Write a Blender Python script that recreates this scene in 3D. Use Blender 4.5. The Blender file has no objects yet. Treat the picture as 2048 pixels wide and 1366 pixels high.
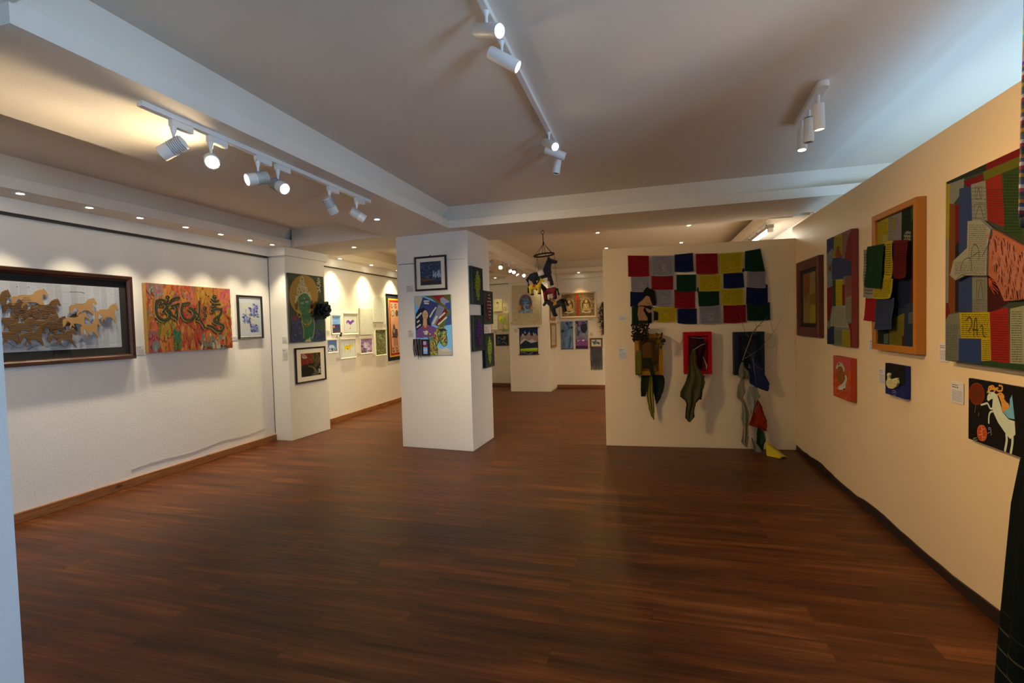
import bpy, bmesh, math, random
import numpy as np
from mathutils import Vector, Matrix, Euler
S = bpy.context.scene
COL = S.collection
PI = math.pi
rnd = random.Random(11)

# ------------------------------------------------------------------ colour
def lin1(c):
    c = c / 255.0
    return c / 12.92 if c <= 0.04045 else ((c + 0.055) / 1.055) ** 2.4
def lin(rgb): return tuple(lin1(c) for c in rgb)
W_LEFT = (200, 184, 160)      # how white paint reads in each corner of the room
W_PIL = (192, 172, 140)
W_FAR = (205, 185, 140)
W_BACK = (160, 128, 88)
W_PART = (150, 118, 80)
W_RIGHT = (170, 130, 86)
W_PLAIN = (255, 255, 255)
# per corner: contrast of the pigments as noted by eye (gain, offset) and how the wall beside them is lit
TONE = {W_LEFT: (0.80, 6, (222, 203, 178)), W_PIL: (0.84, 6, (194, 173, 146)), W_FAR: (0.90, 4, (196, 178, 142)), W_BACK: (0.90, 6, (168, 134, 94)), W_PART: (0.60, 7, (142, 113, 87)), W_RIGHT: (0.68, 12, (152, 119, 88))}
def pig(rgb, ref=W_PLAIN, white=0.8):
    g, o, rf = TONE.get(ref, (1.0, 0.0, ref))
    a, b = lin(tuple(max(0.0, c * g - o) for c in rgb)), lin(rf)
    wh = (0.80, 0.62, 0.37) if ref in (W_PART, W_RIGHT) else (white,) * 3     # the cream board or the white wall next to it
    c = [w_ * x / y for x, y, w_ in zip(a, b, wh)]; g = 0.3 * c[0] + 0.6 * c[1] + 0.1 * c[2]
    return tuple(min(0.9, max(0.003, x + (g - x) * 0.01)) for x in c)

# ------------------------------------------------------------------ materials
MATS = {}
def nmat(name):
    m = bpy.data.materials.new(name); m.use_nodes = True
    nt = m.node_tree; b = nt.nodes['Principled BSDF']
    return m, nt, b
def N(nt, t, **kw):
    n = nt.nodes.new(t)
    for k, v in kw.items():
        if k.startswith('_'): setattr(n, k[1:], v)
        else: n.inputs[k.replace('__', ' ')].default_value = v
    return n
def LK(nt, a, ao, b, bi): nt.links.new(a.outputs[ao], b.inputs[bi])

def mat(name, rgb=(0.8, 0.8, 0.8), rough=0.6, metal=0.0, var=0.0, scale=8.0, bump=0.0, bscale=60.0, stretch=(1, 1, 1), spec=0.5):
    """plain pigment with procedural variation and bump"""
    if name in MATS: return MATS[name]
    m, nt, b = nmat(name)
    b.inputs['Roughness'].default_value = rough
    b.inputs['Metallic'].default_value = metal
    b.inputs['Specular IOR Level'].default_value = spec
    tc = N(nt, 'ShaderNodeTexCoord'); mp = N(nt, 'ShaderNodeMapping'); mp.inputs['Scale'].default_value = stretch
    LK(nt, tc, 'Object', mp, 'Vector')
    if var > 0:
        n = N(nt, 'ShaderNodeTexNoise', Scale=scale, Detail=5.0, Roughness=0.6)
        LK(nt, mp, 'Vector', n, 'Vector')
        r = N(nt, 'ShaderNodeMapRange'); r.inputs[3].default_value = 1 - var; r.inputs[4].default_value = 1 + var
        LK(nt, n, 'Fac', r, 0)
        mx = N(nt, 'ShaderNodeVectorMath', _operation='SCALE'); mx.inputs[0].default_value = rgb
        LK(nt, r, 0, mx, 'Scale'); LK(nt, mx, 0, b, 'Base Color')
    else:
        b.inputs['Base Color'].default_value = (*rgb, 1)
    if bump > 0:
        n2 = N(nt, 'ShaderNodeTexNoise', Scale=bscale, Detail=4.0)
        LK(nt, mp, 'Vector', n2, 'Vector')
        bp = N(nt, 'ShaderNodeBump', Strength=bump, Distance=0.01)
        LK(nt, n2, 'Fac', bp, 'Height'); LK(nt, bp, 'Normal', b, 'Normal')
    MATS[name] = m
    return m

def pmat(name, rough=0.55, var=0.12, scale=40.0, bump=0.25, bscale=120.0, stretch=(1, 1, 1), weave=False):
    """pigment from the mesh's own colour attribute (the picture's paint, printed cloth)"""
    if name in MATS: return MATS[name]
    m, nt, b = nmat(name)
    b.inputs['Roughness'].default_value = rough
    b.inputs['Specular IOR Level'].default_value = 0.2
    at = N(nt, 'ShaderNodeAttribute', _attribute_name='Col')
    tc = N(nt, 'ShaderNodeTexCoord'); mp = N(nt, 'ShaderNodeMapping'); mp.inputs['Scale'].default_value = stretch
    LK(nt, tc, 'Object', mp, 'Vector')
    n = N(nt, 'ShaderNodeTexNoise', Scale=scale, Detail=6.0, Roughness=0.65)
    LK(nt, mp, 'Vector', n, 'Vector')
    r = N(nt, 'ShaderNodeMapRange'); r.inputs[3].default_value = 1 - var; r.inputs[4].default_value = 1 + var
    LK(nt, n, 'Fac', r, 0)
    mx = N(nt, 'ShaderNodeVectorMath', _operation='SCALE')
    LK(nt, at, 'Color', mx, 0); LK(nt, r, 0, mx, 'Scale'); LK(nt, mx, 0, b, 'Base Color')
    if weave:
        n2 = N(nt, 'ShaderNodeTexWave', Scale=bscale, Distortion=1.5); n2.bands_direction = 'Z'
    else:
        n2 = N(nt, 'ShaderNodeTexNoise', Scale=bscale, Detail=3.0)
    LK(nt, mp, 'Vector', n2, 'Vector')
    bp = N(nt, 'ShaderNodeBump', Strength=bump, Distance=0.004)
    LK(nt, n2, 'Fac', bp, 'Height'); LK(nt, bp, 'Normal', b, 'Normal')
    MATS[name] = m
    return m

def emat(name, rgb, strength):
    if name in MATS: return MATS[name]
    m, nt, b = nmat(name)
    b.inputs['Base Color'].default_value = (0.9, 0.9, 0.9, 1)
    b.inputs['Emission Color'].default_value = (*rgb, 1)
    b.inputs['Emission Strength'].default_value = strength
    MATS[name] = m
    return m

def floor_mat():
    m, nt, b = nmat('laminate floor')
    tc = N(nt, 'ShaderNodeTexCoord')
    mp = N(nt, 'ShaderNodeMapping'); LK(nt, tc, 'Object', mp, 'Vector')
    br = N(nt, 'ShaderNodeTexBrick', Scale=1.0)
    br.offset = 0.37; br.inputs['Color1'].default_value = (0.0, 0, 0, 1); br.inputs['Color2'].default_value = (1, 1, 1, 1)
    br.inputs['Mortar'].default_value = (0.5, 0.5, 0.5, 1)
    br.inputs['Mortar Size'].default_value = 0.0012; br.inputs['Mortar Smooth'].default_value = 0.4
    br.inputs['Brick Width'].default_value = 1.22; br.inputs['Row Height'].default_value = 0.145; br.inputs['Bias'].default_value = 0.0
    LK(nt, mp, 'Vector', br, 'Vector')
    # grain: noise drawn out along the plank
    sep = N(nt, 'ShaderNodeVectorMath', _operation='MULTIPLY'); sep.inputs[1].default_value = (1.1, 26, 1)
    LK(nt, tc, 'Object', sep, 0)
    off = N(nt, 'ShaderNodeVectorMath', _operation='SCALE'); off.inputs['Scale'].default_value = 13.0
    LK(nt, br, 'Color', off, 0)
    add = N(nt, 'ShaderNodeVectorMath', _operation='ADD'); LK(nt, sep, 0, add, 0); LK(nt, off, 0, add, 1)
    g = N(nt, 'ShaderNodeTexNoise', Scale=1.6, Detail=8.0, Roughness=0.62, Distortion=0.6); LK(nt, add, 0, g, 'Vector')
    sep2 = N(nt, 'ShaderNodeVectorMath', _operation='MULTIPLY'); sep2.inputs[1].default_value = (0.55, 5.5, 1)
    LK(nt, tc, 'Object', sep2, 0)
    add2 = N(nt, 'ShaderNodeVectorMath', _operation='ADD'); LK(nt, sep2, 0, add2, 0); LK(nt, off, 0, add2, 1)
    g2 = N(nt, 'ShaderNodeTexNoise', Scale=1.5, Detail=4.0, Roughness=0.6); LK(nt, add2, 0, g2, 'Vector')
    mixf = N(nt, 'ShaderNodeMath', _operation='MULTIPLY_ADD'); mixf.inputs[1].default_value = 0.45
    LK(nt, g, 'Fac', mixf, 0)
    m2 = N(nt, 'ShaderNodeMath', _operation='MULTIPLY'); m2.inputs[1].default_value = 0.5; LK(nt, g2, 'Fac', m2, 0)
    LK(nt, m2, 0, mixf, 2)
    pl = N(nt, 'ShaderNodeMath', _operation='MULTIPLY_ADD'); pl.inputs[1].default_value = 0.05
    LK(nt, br, 'Color', pl, 0); LK(nt, mixf, 0, pl, 2)
    cr = N(nt, 'ShaderNodeValToRGB'); e = cr.color_ramp.elements
    e[0].position = 0.36; e[0].color = (0.033, 0.0092, 0.0020, 1)
    e[1].position = 0.68; e[1].color = (0.235, 0.071, 0.0155, 1)
    e2 = cr.color_ramp.elements.new(0.52); e2.color = (0.096, 0.027, 0.0052, 1)
    LK(nt, pl, 0, cr, 'Fac')
    mx = N(nt, 'ShaderNodeMix', _data_type='RGBA', _blend_type='MULTIPLY'); mx.inputs[0].default_value = 1.0
    fr = N(nt, 'ShaderNodeMapRange'); fr.inputs[3].default_value = 1.0; fr.inputs[4].default_value = 0.55
    LK(nt, br, 'Fac', fr, 0)
    LK(nt, cr, 'Color', mx, 6); LK(nt, fr, 0, mx, 7); LK(nt, mx, 2, b, 'Base Color')
    rr = N(nt, 'ShaderNodeMapRange'); rr.inputs[3].default_value = 0.34; rr.inputs[4].default_value = 0.50
    LK(nt, g2, 'Fac', rr, 0); LK(nt, rr, 0, b, 'Roughness')
    b.inputs['Specular IOR Level'].default_value = 0.26
    bp = N(nt, 'ShaderNodeBump', Strength=0.12, Distance=0.002); LK(nt, g, 'Fac', bp, 'Height'); LK(nt, bp, 'Normal', b, 'Normal')
    return m

def wood_mat(name, dark, light, axis=1, rough=0.5, scale=3.0, knots=False):
    if name in MATS: return MATS[name]
    m, nt, b = nmat(name)
    tc = N(nt, 'ShaderNodeTexCoord')
    st = [22, 22, 22]; st[axis] = 1.2
    mu = N(nt, 'ShaderNodeVectorMath', _operation='MULTIPLY'); mu.inputs[1].default_value = st
    LK(nt, tc, 'Object', mu, 0)
    g = N(nt, 'ShaderNodeTexNoise', Scale=scale, Detail=6.0, Distortion=0.8); LK(nt, mu, 0, g, 'Vector')
    cr = N(nt, 'ShaderNodeValToRGB'); e = cr.color_ramp.elements
    e[0].position = 0.3; e[0].color = (*dark, 1); e[1].position = 0.7; e[1].color = (*light, 1)
    LK(nt, g, 'Fac', cr, 'Fac')
    out = (cr, 'Color')
    if knots:
        mk = N(nt, 'ShaderNodeVectorMath', _operation='MULTIPLY'); sk = [9, 9, 9]; sk[axis] = 4.0; mk.inputs[1].default_value = sk
        LK(nt, tc, 'Object', mk, 0)
        v = N(nt, 'ShaderNodeTexVoronoi', Scale=0.9); LK(nt, mk, 0, v, 'Vector')
        kr = N(nt, 'ShaderNodeMapRange'); kr.inputs[1].default_value = 0.06; kr.inputs[2].default_value = 0.16; kr.inputs[3].default_value = 0.25; kr.inputs[4].default_value = 1.0
        LK(nt, v, 'Distance', kr, 0)
        mx = N(nt, 'ShaderNodeVectorMath', _operation='SCALE'); LK(nt, cr, 'Color', mx, 0); LK(nt, kr, 0, mx, 'Scale')
        out = (mx, 0)
    LK(nt, out[0], out[1], b, 'Base Color')
    b.inputs['Roughness'].default_value = rough
    MATS[name] = m
    return m

# ------------------------------------------------------------------ meshes
def obj(name, verts, faces, m, parent=None, cols=None, smooth=False):
    me = bpy.data.meshes.new(name)
    me.from_pydata([tuple(map(float, v)) for v in verts], [], faces)
    if m is not None: me.materials.append(m)
    if cols is not None:
        a = me.attributes.new('Col', 'FLOAT_COLOR', 'CORNER')
        buf = []
        for p in me.polygons:
            c = cols[p.index]
            buf += [c[0], c[1], c[2], 1.0] * p.loop_total
        a.data.foreach_set('color', buf)
    if smooth:
        me.polygons.foreach_set('use_smooth', [True] * len(me.polygons))
    me.update()
    o = bpy.data.objects.new(name, me); COL.objects.link(o)
    if parent is not None: o.parent = parent
    return o

class MB:
    """collects shapes that make up ONE mesh"""
    def __init__(s): s.v, s.f, s.c = [], [], []
    def add(s, vs, fs, col=None):
        n = len(s.v); s.v += [tuple(v) for v in vs]
        for f in fs: s.f.append([n + i for i in f]); s.c.append(col)
    def box(s, x0, x1, y0, y1, z0, z1, col=None):
        v = [(x, y, z) for z in (z0, z1) for y in (y0, y1) for x in (x0, x1)]
        s.add(v, [(0, 2, 3, 1), (4, 5, 7, 6), (0, 1, 5, 4), (2, 6, 7, 3), (0, 4, 6, 2), (1, 3, 7, 5)], col)
        return s
    def prism(s, pts, z0, z1, col=None):
        """pts: xy outline counter-clockwise"""
        n = len(pts)
        v = [(x, y, z0) for x, y in pts] + [(x, y, z1) for x, y in pts]
        s.add(v, [tuple(range(n))[::-1], tuple(range(n, 2 * n))] + [(i, (i + 1) % n, n + (i + 1) % n, n + i) for i in range(n)], col)
        return s
    def plate(s, pts, y0, y1, col=None):
        """pts: xz outline, extruded from y0 (front) to y1"""
        n = len(pts)
        v = [(x, y0, z) for x, z in pts] + [(x, y1, z) for x, z in pts]
        s.add(v, [tuple(range(n)), tuple(range(n, 2 * n))[::-1]] + [(i, n + i, n + (i + 1) % n, (i + 1) % n) for i in range(n)], col)
        return s
    def tube(s, pts, r, n=8, col=None, caps=True):
        pts = [Vector(p) for p in pts]
        rs = r if isinstance(r, (list, tuple)) else [r] * len(pts)
        base = len(s.v); vs, fs = [], []
        up = Vector((0, 0, 1))
        prev = None
        for i, p in enumerate(pts):
            t = (pts[min(i + 1, len(pts) - 1)] - pts[max(i - 1, 0)])
            if t.length < 1e-9: t = Vector((0, 0, 1))
            t.normalize()
            if prev is None:
                a = t.cross(up if abs(t.z) < 0.9 else Vector((1, 0, 0))).normalized()
            else:
                a = (prev - t * prev.dot(t))
                a = a.normalized() if a.length > 1e-6 else t.cross(Vector((1, 0, 0))).normalized()
            prev = a; b = t.cross(a)
            for k in range(n):
                q = 2 * PI * k / n
                vs.append(p + (a * math.cos(q) + b * math.sin(q)) * rs[i])
        for i in range(len(pts) - 1):
            for k in range(n):
                k2 = (k + 1) % n
                fs.append((i * n + k, i * n + k2, (i + 1) * n + k2, (i + 1) * n + k))
        if caps:
            fs.append(tuple(range(n))[::-1]); fs.append(tuple(range((len(pts) - 1) * n, len(pts) * n)))
        s.add(vs, fs, col)
        return s
    def lathe(s, prof, n=24, o=(0, 0, 0), ax=(0, 0, 1), col=None):
        """prof: (radius, height) along ax"""
        az = Vector(ax).normalized(); a = az.orthogonal().normalized(); b = az.cross(a); o = Vector(o)
        vs, fs = [], []
        for r, h in prof:
            for k in range(n):
                q = 2 * PI * k / n
                vs.append(o + az * h + (a * math.cos(q) + b * math.sin(q)) * max(r, 1e-5))
        for i in range(len(prof) - 1):
            for k in range(n):
                k2 = (k + 1) % n
                fs.append((i * n + k, i * n + k2, (i + 1) * n + k2, (i + 1) * n + k))
        fs.append(tuple(range(n))[::-1]); fs.append(tuple(range((len(prof) - 1) * n, len(prof) * n)))
        s.add(vs, fs, col)
        return s
    def build(s, name, m, parent=None, smooth=False, bevel=0.0):
        cols = s.c if any(c is not None for c in s.c) else None
        if cols: cols = [c or (0.5, 0.5, 0.5) for c in cols]
        o = obj(name, s.v, s.f, m, parent, cols, smooth)
        if bevel > 0:
            md = o.modifiers.new('bevel', 'BEVEL'); md.width = bevel; md.segments = 2; md.limit_method = 'ANGLE'
        if smooth:
            try: o.data.set_sharp_from_angle(angle=math.radians(35))
            except Exception: pass
        return o

def tag(o, label=None, cat=None, group=None, kind='thing'):
    if label: o['label'] = label
    if cat: o['category'] = cat
    if group: o['group'] = group
    if kind: o['kind'] = kind
    return o
def empty(name, loc, rz=0.0, label=None, cat=None, group=None):
    o = bpy.data.objects.new(name, None); COL.objects.link(o)
    o.empty_display_size = 0.1
    o.location = loc; o.rotation_euler = (0, 0, rz)
    return tag(o, label, cat, group)
def struct(o):
    o['kind'] = 'structure'
    return o
def copy_tree(o, parent=None):
    c = o.copy(); COL.objects.link(c)
    if parent is not None: c.parent = parent
    for ch in list(o.children): copy_tree(ch, c)
    return c

# ------------------------------------------------------------------ flat artwork
def homog(q):
    A, b = [], []
    for (x, y), (u, v) in zip(q, ((0, 0), (1, 0), (1, 1), (0, 1))):
        A += [[x, y, 1, 0, 0, 0, -u * x, -u * y], [0, 0, 0, x, y, 1, -v * x, -v * y]]; b += [u, v]
    return np.append(np.linalg.solve(np.array(A, float), np.array(b, float)), 1).reshape(3, 3)
def clip(poly, w, h):
    for ax, lim, sg in ((0, w, 1), (0, -w, -1), (1, h, 1), (1, -h, -1)):
        out = []
        for i in range(len(poly)):
            a, b = poly[i], poly[(i + 1) % len(poly)]
            ia, ib = a[ax] * sg <= lim * sg * sg if sg > 0 else a[ax] >= lim, b[ax] <= lim if sg > 0 else b[ax] >= lim
            if ia: out.append(a)
            if ia != ib:
                t = (lim - a[ax]) / (b[ax] - a[ax])
                out.append((a[0] + (b[0] - a[0]) * t, a[1] + (b[1] - a[1]) * t))
        poly = out
        if len(poly) < 3: return []
    return poly
UNIT = ((0, 0), (1, 0), (1, 1), (0, 1))
class Art:
    """the paint on a flat picture w x h metres; shapes are given in the coordinates of quad (its four corners from top left, clockwise)"""
    STEP = 0.000008
    def __init__(s, w, h, quad=UNIT, ref=W_PLAIN, base=None):
        s.w, s.h, s.ref = w, h, ref
        s.H = homog(quad); s.k = 0; s.v, s.f, s.c = [], [], []
        q = quad
        s.sx = w / (0.5 * (math.dist(q[0], q[1]) + math.dist(q[3], q[2])))
        s.sy = h / (0.5 * (math.dist(q[0], q[3]) + math.dist(q[1], q[2])))
        if base is not None: s.poly(quad, base)
    def pt(s, p):
        a = s.H @ np.array([p[0], p[1], 1.0])
        return ((a[0] / a[2] - 0.5) * s.w, (0.5 - a[1] / a[2]) * s.h)
    def raw(s, P, col, same=False):
        P = clip(list(P), s.w / 2, s.h / 2)
        if len(P) < 3: return
        if not same: s.k += 1
        n = len(s.v); y = -s.k * s.STEP
        s.v += [(x, y, z) for x, z in P]
        ar = sum(P[i][0] * P[(i + 1) % len(P)][1] - P[(i + 1) % len(P)][0] * P[i][1] for i in range(len(P)))
        idx = list(range(n, n + len(P)))
        s.f.append(idx if ar > 0 else idx[::-1])
        s.c.append(pig(col, s.ref))
    def poly(s, pts, col): s.raw([s.pt(p) for p in pts], col)
    def rect(s, x0, y0, x1, y1, col): s.poly([(x0, y0), (x1, y0), (x1, y1), (x0, y1)], col)
    def ell(s, x, y, rx, ry, col, n=20, rot=0, a0=0, a1=2 * PI):
        c, t = math.cos(rot), math.sin(rot)
        pts = []
        for i in range(n):
            a = a0 + (a1 - a0) * i / (n if a1 - a0 > 6.28 else n - 1)
            u, v = rx * math.cos(a), ry * math.sin(a)
            pts.append((x + u * c - v * t, y + u * t + v * c))
        s.poly(pts, col)
    def line(s, pts, wd, col, smooth=True, taper=False):
        """a brush stroke through pts, wd wide"""
        P = [s.pt(p) for p in pts]; w = wd * 0.5 * (s.sx + s.sy) / 2
        if smooth and len(P) > 2:
            Q = []
            for i in range(len(P) - 1):
                p0, p1, p2, p3 = P[max(i - 1, 0)], P[i], P[i + 1], P[min(i + 2, len(P) - 1)]
                for j in range(4):
                    t = j / 4
                    Q.append(tuple(0.5 * (2 * p1[k] + (p2[k] - p0[k]) * t + (2 * p0[k] - 5 * p1[k] + 4 * p2[k] - p3[k]) * t * t + (3 * p1[k] - p0[k] - 3 * p2[k] + p3[k]) * t ** 3) for k in (0, 1)))
            Q.append(P[-1]); P = Q
        n = len(P); L_, R_ = [], []
        for i, p in enumerate(P):
            a, b = P[max(i - 1, 0)], P[min(i + 1, n - 1)]
            dx, dz = b[0] - a[0], b[1] - a[1]; d = math.hypot(dx, dz) or 1e-9
            ww = w * (1 if not taper else max(0.15, 1 - i / (n - 1)))
            L_.append((p[0] - dz / d * ww, p[1] + dx / d * ww)); R_.append((p[0] + dz / d * ww, p[1] - dx / d * ww))
        s.k += 1
        for i in range(n - 1): s.raw([L_[i], L_[i + 1], R_[i + 1], R_[i]], col, True)
        s.k += 1
        for p in (P[0], P[-1]) if not taper else (P[0],):
            s.raw([(p[0] + w * math.cos(q), p[1] + w * math.sin(q)) for q in np.linspace(0, 2 * PI, 9)[:-1]], col, True)
    def ring(s, x, y, rx, ry, wd, col, n=14):
        s.line([(x + rx * math.cos(2 * PI * i / n), y + ry * math.sin(2 * PI * i / n)) for i in range(n + 1)], wd, col, smooth=False)
    def dabs(s, n, box, cols, lx, ly, seed=1, jit=0.5, rot=0.0):
        """n loose brush marks inside box"""
        r = random.Random(seed)
        for i in range(n):
            x, y = r.uniform(box[0], box[2]), r.uniform(box[1], box[3])
            a, b = lx * r.uniform(1 - jit, 1 + jit), ly * r.uniform(1 - jit, 1 + jit)
            s.ell(x, y, a, b, r.choice(cols), n=6, rot=rot + r.uniform(-.25, .25))
    def script(s, box, rows, col, words=9, seed=2, fill=0.42):
        """printed lines"""
        r = random.Random(seed); x0, y0, x1, y1 = box
        dy = (y1 - y0) / rows; s.k += 1
        for i in range(rows):
            x = x0; y = y0 + dy * (i + 0.5)
            while x < x1:
                wl = (x1 - x0) / words * r.uniform(0.35, 1.0)
                h = dy * fill * r.uniform(0.6, 1.0)
                e = min(x + wl, x1)
                s.raw([s.pt(p) for p in ((x, y - h / 2), (e, y - h / 2), (e, y + h / 2), (x, y + h / 2))], col, True)
                x = e + (x1 - x0) / words * r.uniform(0.08, 0.3)
    def build(s, name, parent, y=0.0, m=None, x=0.0, z=0.0):
        v = [(a + x, b + y, c + z) for a, b, c in s.v]
        return obj(name, v, s.f, m or pmat('oil paint'), parent, s.c)

def ring_frame(w, h, fw, d, parent, m, name='frame', y0=0.0, prof=None):
    """a mitred frame: outer w x h, moulding fw wide, standing d off the wall (front is -y)"""
    prof = prof or [(0, y0), (0, y0 - d * 0.85), (fw * 0.12, y0 - d), (fw * 0.6, y0 - d * 0.92), (fw * 0.85, y0 - d * 0.75), (fw, y0 - d * 0.7), (fw, y0)]
    vs, fs = [], []
    k = len(prof)
    for sx, sz in ((-1, -1), (1, -1), (1, 1), (-1, 1)):
        for o, y in prof: vs.append((sx * (w / 2 - o), y, sz * (h / 2 - o)))
    for c in range(4):
        c2 = (c + 1) % 4
        for i in range(k):
            i2 = (i + 1) % k
            fs.append((c * k + i, c * k + i2, c2 * k + i2, c2 * k + i))
    return obj(name, vs, fs, m, parent)

LEFT, RIGHT, FRONT = PI / 2, -PI / 2, 0.0      # which way a picture's wall faces
def wall_frame(side, a, off=0.0):
    pass
def framed(pos, rz, w, h, label, art, fw=0.02, d=0.025, fm=None, matc=None, mw=0.0, group=None, mwz=None, name='framed_picture', gl=0.0):
    """frame, mat board and print; art has the print's own size"""
    t = empty(name, pos, rz, label, 'picture', group)
    ring_frame(w, h, fw, d, t, fm)
    back = d * 0.45
    if matc is not None:
        MB().box(-w / 2 + fw * 0.9, w / 2 - fw * 0.9, -back, -0.003, -h / 2 + fw * 0.9, h / 2 - fw * 0.9).build('mat_board', matc, t)
        art.build('print', t, y=-back - 0.0008)
    else:
        MB().box(-w / 2 + fw * 0.9, w / 2 - fw * 0.9, -back, -0.003, -h / 2 + fw * 0.9, h / 2 - fw * 0.9).build('backing_board', mat('backing board', (0.5, 0.46, 0.4)), t)
        art.build('print', t, y=-back - 0.0008)
    return t
def canvas(pos, rz, w, h, d, label, art, side=(0.6, 0.5, 0.3), group=None, name='canvas_picture', m=None, cat='painting'):
    t = empty(name, pos, rz, label, cat, group)
    MB().box(-w / 2, w / 2, -d, -0.003, -h / 2, h / 2).build('stretched_canvas', mat('canvas side %.2f %.2f %.2f' % side, side, 0.8, bump=0.3, bscale=200), t, bevel=0.003)
    art.build('painted_face', t, y=-d - 0.0006, m=m)
    return t
CAP = {}
def caption(pos, rz, w, h, label):
    art = Art(w, h, UNIT)
    a = MB().box(-w / 2, w / 2, -0.003, -0.0008, -h / 2, h / 2, pig((238, 236, 234)))
    art.script((0.1, 0.1, 0.6, 0.3), 2, (60, 60, 66), words=3, seed=len(label), fill=0.5)
    art.script((0.1, 0.38, 0.92, 0.92), max(3, int(h / 0.012)), (120, 120, 126), words=6, seed=len(label) + 1, fill=0.4)
    for f, c in zip(art.f, art.c):
        a.add([(art.v[i][0], -0.0033, art.v[i][2]) for i in f], [tuple(range(len(f)))], c)
    o = a.build('picture_caption', pmat('card print', 0.6, 0.02, bump=0.0))
    o.location = pos; o.rotation_euler = (0, 0, rz)
    return tag(o, label, 'caption card', 'printed caption cards')
# ================================================================== the room
WHITE = mat('white plaster', (0.80, 0.785, 0.755), 0.75, var=0.03, scale=2.0, bump=0.10, bscale=90)
ROUGHW = mat('rough white plaster', (0.80, 0.785, 0.755), 0.8, var=0.035, scale=1.6, bump=0.22, bscale=60)
CEILW = mat('ceiling paint', (0.82, 0.77, 0.69), 0.85, var=0.02, scale=1.2, bump=0.05, bscale=60)
PANEL = mat('cream painted board', (0.80, 0.62, 0.37), 0.6, var=0.025, scale=1.5, bump=0.06, bscale=50)
SEAM_SHADOW = mat('dark seam and painted shadow', (0.05, 0.045, 0.04), 0.8)  # fills the seams; under the wall band it stands in for shade
PINE = wood_mat('pine skirting', (0.19, 0.065, 0.02), (0.36, 0.15, 0.05), axis=1, knots=True)
PINEX = wood_mat('pine skirting back', (0.14, 0.05, 0.016), (0.26, 0.10, 0.035), axis=0)
DARKB = wood_mat('dark skirting', (0.010, 0.006, 0.005), (0.030, 0.016, 0.012), axis=1)

def sbox(name, x0, x1, y0, y1, z0, z1, m, bevel=0.0):
    return struct(MB().box(x0, x1, y0, y1, z0, z1).build(name, m, bevel=bevel))
def sprism(name, pts, z0, z1, m, bevel=0.0):
    return struct(MB().prism(pts, z0, z1).build(name, m, bevel=bevel))

sbox('floor', -5.3, 2.9, -2.2, 11.7, -0.12, 0.0, floor_mat())
sbox('ceiling', -5.3, 2.9, -2.2, 11.7, 2.87, 3.0, CEILW)

# --- walls
sbox('wall_left', -5.15, -4.95, -2.0, 5.49, 0, 2.87, ROUGHW)
sprism('wall_column_left', [(-4.95, 5.48), (-4.68, 5.48), (-4.63, 6.24), (-4.95, 6.24)], 0, 2.70, WHITE, 0.004)
sbox('wall_left_rear', -5.15, -4.86, 6.24, 11.5, 0, 2.87, ROUGHW)
sbox('wall_back_left', -4.86, -2.95, 11.32, 11.5, 0, 2.87, WHITE)
sprism('wall_column_back', [(-2.97, 10.41), (-2.06, 10.41), (-2.04, 11.10), (-2.97, 11.32)], 0, 2.70, WHITE, 0.004)
sbox('wall_back_right', -2.05, 1.9, 11.08, 11.5, 0, 2.87, WHITE)
sprism('wall_pillar', [(-2.993, 5.453), (-2.019, 5.375), (-1.993, 6.098), (-2.95, 6.17)], 0, 2.63, WHITE, 0.004)
PA, PB = Vector((-0.499, 5.913)), Vector((1.5835, 6.05))
pt_ = (PB - PA).normalized(); pn_ = Vector((-pt_.y, pt_.x))
PE = PB + pt_ * 0.0164
q = [PA, PE, PE + pn_ * 0.10, PA + pn_ * 0.10]
sprism('wall_partition', [(p.x, p.y) for p in q], 0, 2.372, PANEL, 0.003)
sbox('wall_right', 1.60, 1.68, 1.55, 6.16, 0, 2.51, PANEL, 0.003)
# outer wall on the right behind the display panel: windows in the front bay, plain wall in the rear one
sbox('wall_right_rear', 1.76, 2.9, 5.95, 11.2, 0, 2.87, WHITE)
ow = MB()
ow.box(2.6, 2.8, -2.0, 5.95, 0, 0.85); ow.box(2.6, 2.8, -2.0, 5.95, 2.45, 2.87)
for a, b in ((-2.0, -1.5), (1.0, 1.3), (5.3, 5.95)): ow.box(2.6, 2.8, a, b, 0.85, 2.45)
struct(ow.build('wall_right_outer', WHITE))
wb = MB()
wb.box(-5.15, 2.6, -2.2, -2.0, 0, 0.9); wb.box(-5.15, 2.6, -2.2, -2.0, 2.5, 2.87)
for a, b in ((-5.15, -1.6), (2.2, 2.6)): wb.box(a, b, -2.2, -2.0, 0.9, 2.5)
struct(wb.build('wall_behind', WHITE))
FRM = mat('white window frame', (0.75, 0.75, 0.74), 0.4)
GLS, nt_, b_ = nmat('window glass')
tp_ = N(nt_, 'ShaderNodeBsdfTransparent'); gg_ = N(nt_, 'ShaderNodeBsdfGlossy', Roughness=0.02); mm_ = N(nt_, 'ShaderNodeMixShader', Fac=0.06)
LK(nt_, tp_, 0, mm_, 1); LK(nt_, gg_, 0, mm_, 2); nt_.links.new(mm_.outputs[0], nt_.nodes['Material Output'].inputs['Surface'])
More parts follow.
